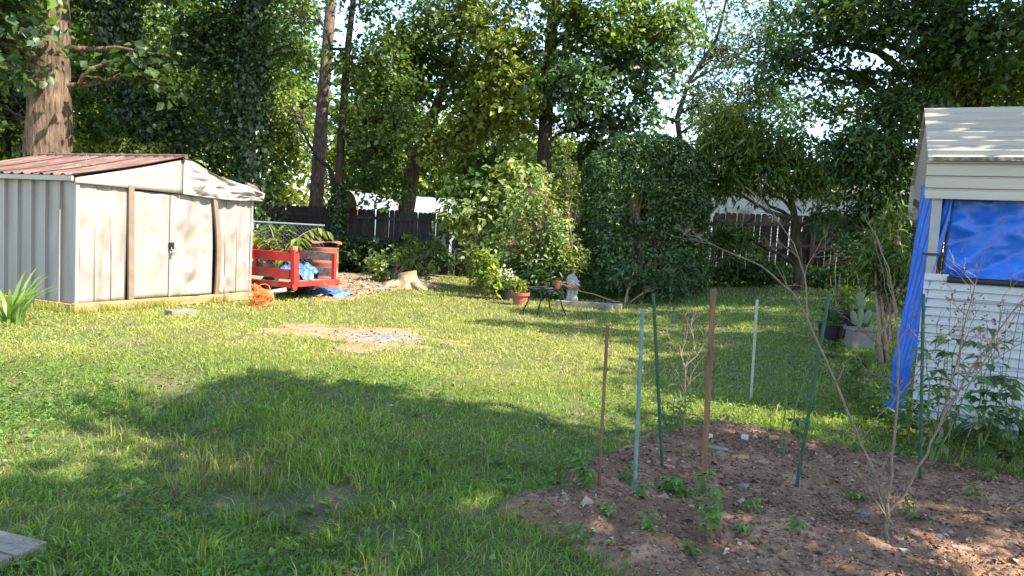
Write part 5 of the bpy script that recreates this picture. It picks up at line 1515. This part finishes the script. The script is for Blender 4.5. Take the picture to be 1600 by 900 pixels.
# white statue: draped standing figure
b = P(894, 446, 15.3); b.z = gz(b.x, b.y) + .02
st = thing('garden_statue', 'white stone statue of a draped figure among the border grass', 'statue', b)
mb = MB()
R_ = lambda a, ax: Matrix.Rotation(a, 3, ax)
mb.ell((0, 0, .10), (.15, .13, .12)); mb.ell((.0, 0, .24), (.145, .11, .18)); mb.ell((-.02, 0, .40), (.11, .09, .14)); mb.ell((-.01, 0, .53), (.115, .08, .10))
mb.ell((.02, 0, .655), (.035, .035, .06)); mb.ell((.02, -.01, .735), (.055, .062, .07)); mb.ell((.025, .02, .755), (.062, .058, .06))
mb.ell((-.12, -.03, .50), (.04, .045, .11), rot=R_(.35, 'Y')); mb.ell((-.12, -.09, .42), (.035, .10, .035)); mb.ell((.10, -.04, .47), (.04, .045, .12), rot=R_(-.3, 'Y')); mb.ell((.11, -.09, .38), (.09, .05, .04), rot=R_(.5, 'Y'))
mb.ell((.09, -.03, .18), (.06, .09, .16), rot=R_(.2, 'Y')); mb.ell((-.09, -.05, .16), (.05, .07, .15)); mb.ell((0, -.08, .24), (.04, .05, .17), rot=R_(.25, 'Y'))
mb.box((0, 0, .02), (.3, .26, .08))
so_ = mb.build('figure', MT['statue'], st, smooth=True); so_.scale = (.85, .85, .85)
md = so_.modifiers.new('r', 'REMESH'); md.mode = 'VOXEL'; md.voxel_size = .014; md.use_smooth_shade = True
# landscape timber
a_, b_ = G(868, 478), G(972, 484)
tb = thing('landscape_timber', 'weathered landscape timber edging the border grass', 'timber', (a_ + b_) / 2)
mb = MB(); mb.beam(a_ + Vector((0, 0, .05)), b_ + Vector((0, 0, .05)), .12, .12); mb.build('timber', MT['grey_wood'], tb, world=True, bevel=.012)
tb2 = thing('timber_offcut', 'short timber offcut lying across the landscape timber end', 'timber', G(948, 484))
MB().box((0, -.12, .05), (.2, .1, .1), R_(.6, 'Z')).build('timber', MT['grey_wood'], tb2, bevel=.01)

# tubs and cactus by the shelter
b = P(1325, 490, 10.6); b.z = gz(b.x, b.y)
tub = thing('planter_tub', 'large dark plastic tub planter with leafy weeds', 'planter', b)
MB().lathe([(0, .02), (.25, .02), (.32, .36), (.35, .36), (.35, .40), (.31, .4), (.30, .34), (0, .34)], n=26).build('tub', MT['black'], tub)
bush_on(tub, (-.05, 0, .55), (.3, .25, .2), 240, .07, .045, PAL['mid'])
mb = MB()
for k in range(5):
    x = random.uniform(-.2, .2); mb.tube(curve3((x, 0, .35), (x + random.uniform(-.15, .15), 0, random.uniform(.8, 1.15)), 0, 4, .2), [.008, .007, .006, .005, .003], 5)
mb.build('stalks', MT['twig'], tub)
b = P(1300, 500, 9.9); b.z = gz(b.x, b.y)
tub2 = thing('nursery_pot', 'black nursery pot beside the large plastic tub', 'planter', b)
MB().lathe([(0, .01), (.13, .01), (.17, .26), (.185, .26), (.185, .29), (.15, .29), (.15, .22), (0, .22)], n=20).build('pot', MT['black'], tub2)
bush_on(tub2, (0, 0, .36), (.16, .15, .1), 80, .06, .04, PAL['dark'])
b = P(1346, 500, 9.6); b.z = gz(b.x, b.y)
cac = thing('cactus_planter', 'grey square planter holding a flat paddle cactus', 'planter', b)
MB().box((0, 0, .12), (.30, .22, .24)).build('box', MT['concrete'], cac, bevel=.015)
MB().box((0, 0, .255), (.35, .26, .035)).build('rim', MT['concrete'], cac, bevel=.008)
for (x, z, r1, r2, a) in ((-.02, .40, .045, .15, .05), (-.03, .62, .07, .12, -.1), (.07, .42, .05, .1, .3), (-.1, .4, .045, .1, -.3)):
    mb = MB(); mb.ell((x, 0, z), (r1, .018, r2), 12, 8, R_(a, 'Y')); mb.build('paddle', MT['cactus'], cac, smooth=True)

# ------------------------------------------------------------------ garden bed: stakes, cages, plants
def stake(name, label, foot, top, r, mat, square=False, group=None):
    d_ = G(*foot).y
    a = G(*foot); a.z = float(bed_z(a.x, a.y)) if bed_f(a.x, a.y) > .3 else gz(a.x, a.y)
    b = P(top[0], top[1], a.y)
    o = thing(name, label, 'stake', a, 0, group)
    mb = MB()
    lo = a - (b - a).normalized() * .12
    if square:
        mb.beam(lo, b, r, r, (.3, 1, 0)); mb.build('shaft', MT[mat], o, world=True, bevel=.003)
    else:
        n = 60; pts = [lo.lerp(b, i / n) for i in range(n + 1)]
        mb.tube(pts, [r * (1 + .13 * (i % 3 == 0)) for i in range(n + 1)], 8); mb.build('shaft', MT[mat], o, world=True, smooth=True)
        MB().tube([b - (b - a) * .001, b + (b - a).normalized() * .012], [r * 1.15, r * .8], 8).build('cap', MT[mat], o, world=True)
    return o
stake('garden_stake', 'thin rusty brown stake beside the pale green stake', (935, 775), (949, 512), .009, 'stake_brown')
stake('garden_stake', 'pale teal green stake standing beside the thin brown stake', (990, 788), (1004, 487), .011, 'stake_teal')
stake('garden_stake', 'slightly leaning green stake behind the pale teal one', (1033, 748), (1021, 462), .010, 'stake_green')
stake('garden_stake', 'thick square brown wooden stake in the dirt bed', (1097, 787), (1115, 451), .032, 'stake_brown', True)
stake('garden_stake', 'short pale stake standing in grass behind the bed', (1173, 628), (1183, 470), .012, 'stake_white')
stake('garden_stake', 'strongly leaning dark green stake in the bed', (1243, 780), (1295, 462), .010, 'stake_green')
stake('garden_stake', 'upright dark green stake before the white siding', (1436, 762), (1443, 462), .010, 'stake_green')
for (x, y0, y1) in ((1491, 680, 640), (1470, 690, 650)):
    stake('plant_marker', 'small white plant marker stick among the tomato plants', (x, y0), (x + 2, y1), .012, 'stake_white', True, 'white plant markers')
def cage(label, px, py, h, r0, r1, tilt=(0, 0)):
    a = G(px, py); a.z = gz(a.x, a.y)
    o = thing('tomato_cage', label, 'plant cage', a)
    t_ = lambda z: Vector((tilt[0] * z, tilt[1] * z, z))
    for z in (.35, .65, h):
        r = r0 + (r1 - r0) * z / h
        MB().tube([t_(z) + Vector((r * math.cos(q), r * math.sin(q), 0)) for q in np.linspace(0, 6.2832, 25)], .002, 5, cap=False).build('ring', MT['wire'], o)
    for k in range(4):
        q = k * 1.5708 + .5
        MB().tube([t_(-.05) + Vector((r0 * math.cos(q), r0 * math.sin(q), 0)), t_(h) + Vector((r1 * math.cos(q), r1 * math.sin(q), 0))], .002, 5).build('upright', MT['wire'], o)
    return o
cage('thin wire tomato cage before the leaning green stake', 1225, 690, .95, .13, .22)
cage('wire tomato cage standing before the white siding', 1505, 720, 1.15, .15, .24, (.03, 0))
cage('wire tomato cage at the end of the white siding', 1590, 730, 1.1, .15, .24, (.06, 0))

def herb(name, label, px, py, h, nst, nlf, L, W, pal, cat='plant', lean=(0, 0), wid=.12, group=None, mat='twig', jag=False):
    a = G(px, py); a.z = float(bed_z(a.x, a.y)) if bed_f(a.x, a.y) > .3 else gz(a.x, a.y)
    o = thing(name, label, cat, a, 0, group)
    mb = MB(); parts = []
    for s in range(nst):
        tip = Vector((random.uniform(-wid, wid) + lean[0], random.uniform(-wid, wid) + lean[1], h * random.uniform(.75, 1.05)))
        lp = curve3(Vector((0, 0, -.02)), tip, 0, 8, .15); mb.tube(lp, [.007 - .0006 * i for i in range(9)], 5)
        for i in range(2, 9):
            for q in range(nlf):
                if random.random() < .25: continue
                c = lp[i]; th = random.random() * 6.28; dv_ = Vector((math.cos(th), math.sin(th), random.uniform(-.1, .5))).normalized()
                pl_ = L * random.uniform(.3, .9); e = c + dv_ * pl_
                mb.tube([c, e], [.0025, .0015], 3, cap=False)
                k = 5 if jag else 3
                cs = [tuple(e - dv_ * pl_ * .28 * (j // 2)) for j in range(k)]
                sdv = dv_.cross(Vector((0, 0, 1))); sdv.normalize()
                axs = [tuple(dv_ if j == 0 else dv_ * .5 + sdv * (1 if j % 2 else -1)) for j in range(k)]
                parts.append(long_leaf_arrays(np.array(cs), np.array(axs) + np.array([0, 0, -.25]), np.tile([[0, 0, 1.]], (k, 1)) + RNG.normal(0, .25, (k, 3)), L * RNG.uniform(.6, 1.1, k), W * RNG.uniform(.7, 1.1, k), leaf_cols(k, pal)))
    mb.build('stems', M_STEM, o)
    V, F, C = merge(parts); np_mesh('foliage', V, F, MT['leaf'], o, C, world=False)
    return o
M_STEM = M('green_stem', (.10, .14, .05), .6, .2, 20)
tp_ = ((.05, .10, .03), (.09, .15, .05)); wp = ((.09, .17, .035), (.15, .24, .06))
herb('tomato_plant', 'tomato plant inside the thin wire cage by the leaning stake', 1222, 725, .85, 2, 2, .085, .04, tp_, wid=.1)
herb('tomato_plant', 'tall tomato plant at the upright dark green stake', 1452, 745, .95, 4, 2, .10, .045, tp_, wid=.2)
herb('tomato_plant', 'tomato plant in the cage before the white siding', 1525, 740, 1.0, 4, 2, .11, .05, tp_, wid=.2)
herb('tomato_plant', 'sprawling tomato plant before the end of the white siding', 1585, 745, .8, 4, 2, .11, .05, tp_, wid=.25)
herb('pepper_seedling', 'cluster of yellow-green seedlings behind the green stakes', 1045, 690, .38, 5, 2, .06, .025, ((.11, .17, .04), (.17, .23, .06)), wid=.14)
herb('weed_plant', 'leafy green weed growing before the thick wooden stake', 1112, 862, .32, 1, 4, .06, .035, wp, wid=.05)
herb('bean_seedling', 'broad-leaved seedling between the green and wooden stakes', 1048, 785, .12, 2, 2, .05, .035, wp, wid=.07)
herb('ragweed', 'feathery weed at the foot of the thin brown stake', 917, 785, .2, 3, 3, .05, .02, wp, wid=.06)
for (x, y, h) in ((978, 768, .12), (1005, 800, .1), (1075, 795, .08), (1180, 830, .09), (1005, 850, .1), (1235, 858, .12), (1155, 850, .07), (1540, 770, .15), (1425, 830, .16), (950, 830, .12), (1515, 790, .08), (1330, 800, .06), (905, 860, .14), (1085, 885, .09)):
    herb('weed_seedling', 'small weed seedling sprouting in the bare dirt bed', x, y, h * .7, 1, 2, .04, .022, wp, group='weed seedlings in the dirt bed', wid=.04)
for (x, y, h) in ((1330, 630, .3), (1360, 660, .35), (1395, 690, .4), (1420, 700, .45), (1340, 590, .25), (1300, 560, .2)):
    herb('tall_weed', 'tall leafy weed in the rough grass beside the blue tarp', x, y, h, 3, 2, .08, .035, PAL['mid'], group='tall weeds beside the tarp', wid=.12)
for (x, y, h) in ((1545, 690, .4), (1480, 690, .35), (1580, 700, .45), (1600, 690, .5)):
    strap_plant('daylily_clump', 'dark strap-leaved clump at the foot of the white siding', G(x, y), 26, (.3, .5), (.012, .02), PAL['dark'], .2)['group'] = 'strap-leaved clumps along the siding'

# leafless saplings in the bed
def bare_tree(name, label, paths, base_px, twig_n, mat, r0, buds=0, cat='sapling', seed=3):
    random.seed(seed)
    a = G(*base_px); a.z = float(bed_z(a.x, a.y)) if bed_f(a.x, a.y) > .3 else gz(a.x, a.y)
    o = thing(name, label, cat, a)
    mb = MB(); bud = []
    def sub(p, dirv, L, r, lv):
        pts = [p]; dv_ = Vector(dirv)
        for i in range(5):
            dv_ = (dv_ + Vector((random.gauss(0, .16), random.gauss(0, .16), random.gauss(.05, .12)))).normalized(); pts.append(pts[-1] + dv_ * L / 5)
        mb.tube(pts, [r * (1 - .15 * i) for i in range(6)], 4, cap=False)
        for q in pts[2:]:
            if random.random() < buds: bud.append(tuple(q + Vector((random.gauss(0, .006), random.gauss(0, .006), random.gauss(0, .006)))))
        if lv > 0:
            for k in range(random.randint(2, 3)):
                i = random.randint(1, 5); nd = (dv_ + Vector((random.gauss(0, .6), random.gauss(0, .6), random.gauss(.1, .5)))).normalized()
                sub(pts[i], nd, L * random.uniform(.4, .65), r * .6, lv - 1)
    for (path, ra, rb, dz) in paths:
        pts = [a.copy() if i == 0 and (x, y) == base_px else P(x, y, a.y + dz * i / max(1, len(path) - 1)) for i, (x, y) in enumerate(path)]
        n = len(pts); rr_ = [ra + (rb - ra) * i / (n - 1) for i in range(n)]
        p2, r2 = refine(pts, [q * .72 for q in rr_], .06)
        p2 = [q + Vector((random.gauss(0, .004), random.gauss(0, .004), random.gauss(0, .003))) if 0 < i < len(p2) - 1 else q for i, q in enumerate(p2)]
        mb.tube(p2, r2, 7, wob=.25, seed=seed)
        for k in range(twig_n):
            i = int(random.uniform(.35, 1) * (len(p2) - 1)); t = (p2[min(i + 1, len(p2) - 1)] - p2[i - 1]).normalized()
            nd = (t + Vector((random.gauss(0, .7), random.gauss(0, .7), random.gauss(.1, .5)))).normalized()
            sub(p2[i], nd, random.uniform(.12, .34), r2[i] * .45 + .0012, 1)
    mb.build('branches', MT[mat], o, world=True)
    if bud:
        n = len(bud); sz = RNG.uniform(.012, .03, n)
        V, F, C = leaf_arrays(np.array(bud), RNG.normal(size=(n, 3)), RNG.normal(size=(n, 3)), sz, sz * .6, np.array((.20, .11, .07)) * RNG.uniform(.5, 1.4, (n, 1)), .3, .4)
        np_mesh('dry_leaves', V, F, MT['bits'], o, C)
    return o
bare_tree('bare_sapling', 'leafless forked sapling with long bare twigs in the dirt bed',
          [([(1385, 868), (1385, 830), (1386, 790)], .017, .015, 0), ([(1386, 800), (1378, 770), (1345, 690), (1315, 620), (1290, 560), (1262, 500), (1238, 455), (1190, 415), (1120, 385), (1085, 368)], .012, .003, .3),
           ([(1262, 500), (1258, 430), (1240, 380), (1205, 330), (1165, 292)], .006, .002, .2),
           ([(1386, 795), (1396, 720), (1402, 650), (1404, 560), (1400, 480), (1388, 420), (1370, 370), (1345, 330)], .011, .002, .35),
           ([(1387, 800), (1412, 775), (1445, 710), (1475, 650), (1510, 590), (1545, 540), (1580, 490), (1625, 440)], .011, .003, -.1),
           ([(1470, 660), (1488, 600), (1500, 540), (1515, 470), (1540, 400)], .006, .002, .1), ([(1345, 690), (1375, 650), (1420, 600), (1460, 545), (1500, 500)], .004, .002, .1),
           ([(1510, 590), (1560, 555), (1610, 530)], .004, .002, 0)], (1385, 868), 4, 'twig_pale', .017, .3)
bare_tree('bare_sapling', 'short leafless forked stem behind the thick wooden stake',
          [([(1068, 690), (1070, 640), (1071, 572)], .010, .008, 0), ([(1071, 575), (1066, 555), (1062, 540)], .006, .003, 0), ([(1071, 572), (1090, 555), (1105, 530), (1128, 500)], .007, .003, .0), ([(1071, 572), (1085, 540), (1082, 512)], .004, .002, .05)], (1068, 690), 2, 'twig', .01, .1, seed=8)
bare_tree('dead_stalk', 'dead bare branching stalk before the hanging blue tarp',
          [([(1400, 625), (1398, 560), (1390, 480), (1378, 420), (1362, 360), (1352, 320)], .009, .003, .1), ([(1398, 560), (1350, 520), (1290, 470)], .005, .002, .1), ([(1390, 480), (1420, 420), (1440, 350)], .004, .002, 0)], (1400, 625), 6, 'twig_pale', .01, .35, seed=15)
# dry weed stalks sticking up before the siding
bare_tree('dry_weed', 'tall dry reddish weed stalks with seed heads before the siding',
          [([(1480, 720), (1490, 600), (1512, 500), (1530, 420)], .005, .002, .1), ([(1500, 720), (1540, 600), (1570, 510), (1600, 450)], .004, .002, .1), ([(1470, 715), (1480, 620), (1500, 540), (1500, 470)], .004, .002, .1), ([(1440, 700), (1470, 600), (1500, 520)], .003, .0015, .1)], (1480, 720), 7, 'twig', .005, .6, cat='weed', seed=21)
# rubble in the bed
def rubble(px, py, s, mat, label, rot=0.):
    a = G(px, py); a.z = float(bed_z(a.x, a.y))
    o = thing('rubble_piece', label, 'rubble', a, rot)
    mb = MB(); mb.box((0, 0, s[2] * .3), s); ob = mb.build('piece', MT[mat], o, bevel=min(s) * .25)
    return o
rubble(1155, 733, (.11, .05, .03), 'plywood', 'flat tan wood scrap lying behind the wooden stake', .3)
rubble(1160, 782, (.06, .045, .03), 'concrete', 'pale stone in the dirt between wooden and leaning stakes', .8)
rubble(1208, 702, (.07, .04, .035), 'plywood', 'tan brick bat under the caged tomato plant', .2)
rubble(1106, 700, (.06, .03, .04), 'statue', 'white crumpled scrap at the foot of the short bare stem', .5)
rubble(1162, 706, (.05, .03, .04), 'statue', 'white plastic scrap behind the caged tomato plant', -.4)
rubble(1118, 716, (.16, .03, .02), 'grey_wood', 'grey splintered board piece behind the wooden stake', -.5)
rubble(1350, 822, (.05, .03, .02), 'concrete', 'flat grey stone beside the bare sapling stem', .5)
rubble(1255, 843, (.05, .014, .012), 'stake_white', 'pale stick scrap in the sunlit dirt', .1)
rubble(1500, 878, (.09, .035, .015), 'grey_wood', 'weathered wood sliver in front of the bare sapling', -.3)

# ------------------------------------------------------------------ old plank walk at the corner of the lawn
e0, e1 = G(-40, 820, .05), G(74, 850, .05)
dr_ = (e1 - e0); dr_.z = 0; dr_.normalize(); pr_ = Vector((dr_.y, -dr_.x, 0))
wk = thing('plank_walk', 'grey weathered plank walk at the edge of the near lawn', 'walkway', Vector((e1.x, e1.y, gz(e1.x, e1.y))), math.atan2(dr_.y, dr_.x))
for i in range(5):
    MB().box((-1.2 + random.uniform(-.02, .01), -.075 - i * .148, .045 + random.uniform(-.004, .004)), (2.4, .138, .038)).build('plank', MT['grey_wood'], wk, bevel=.004)
for x in (-.2, -1.2, -2.2):
    MB().box((x, -.37, 0.0), (.09, .74, .05)).build('bearer', MT['grey_wood'], wk)
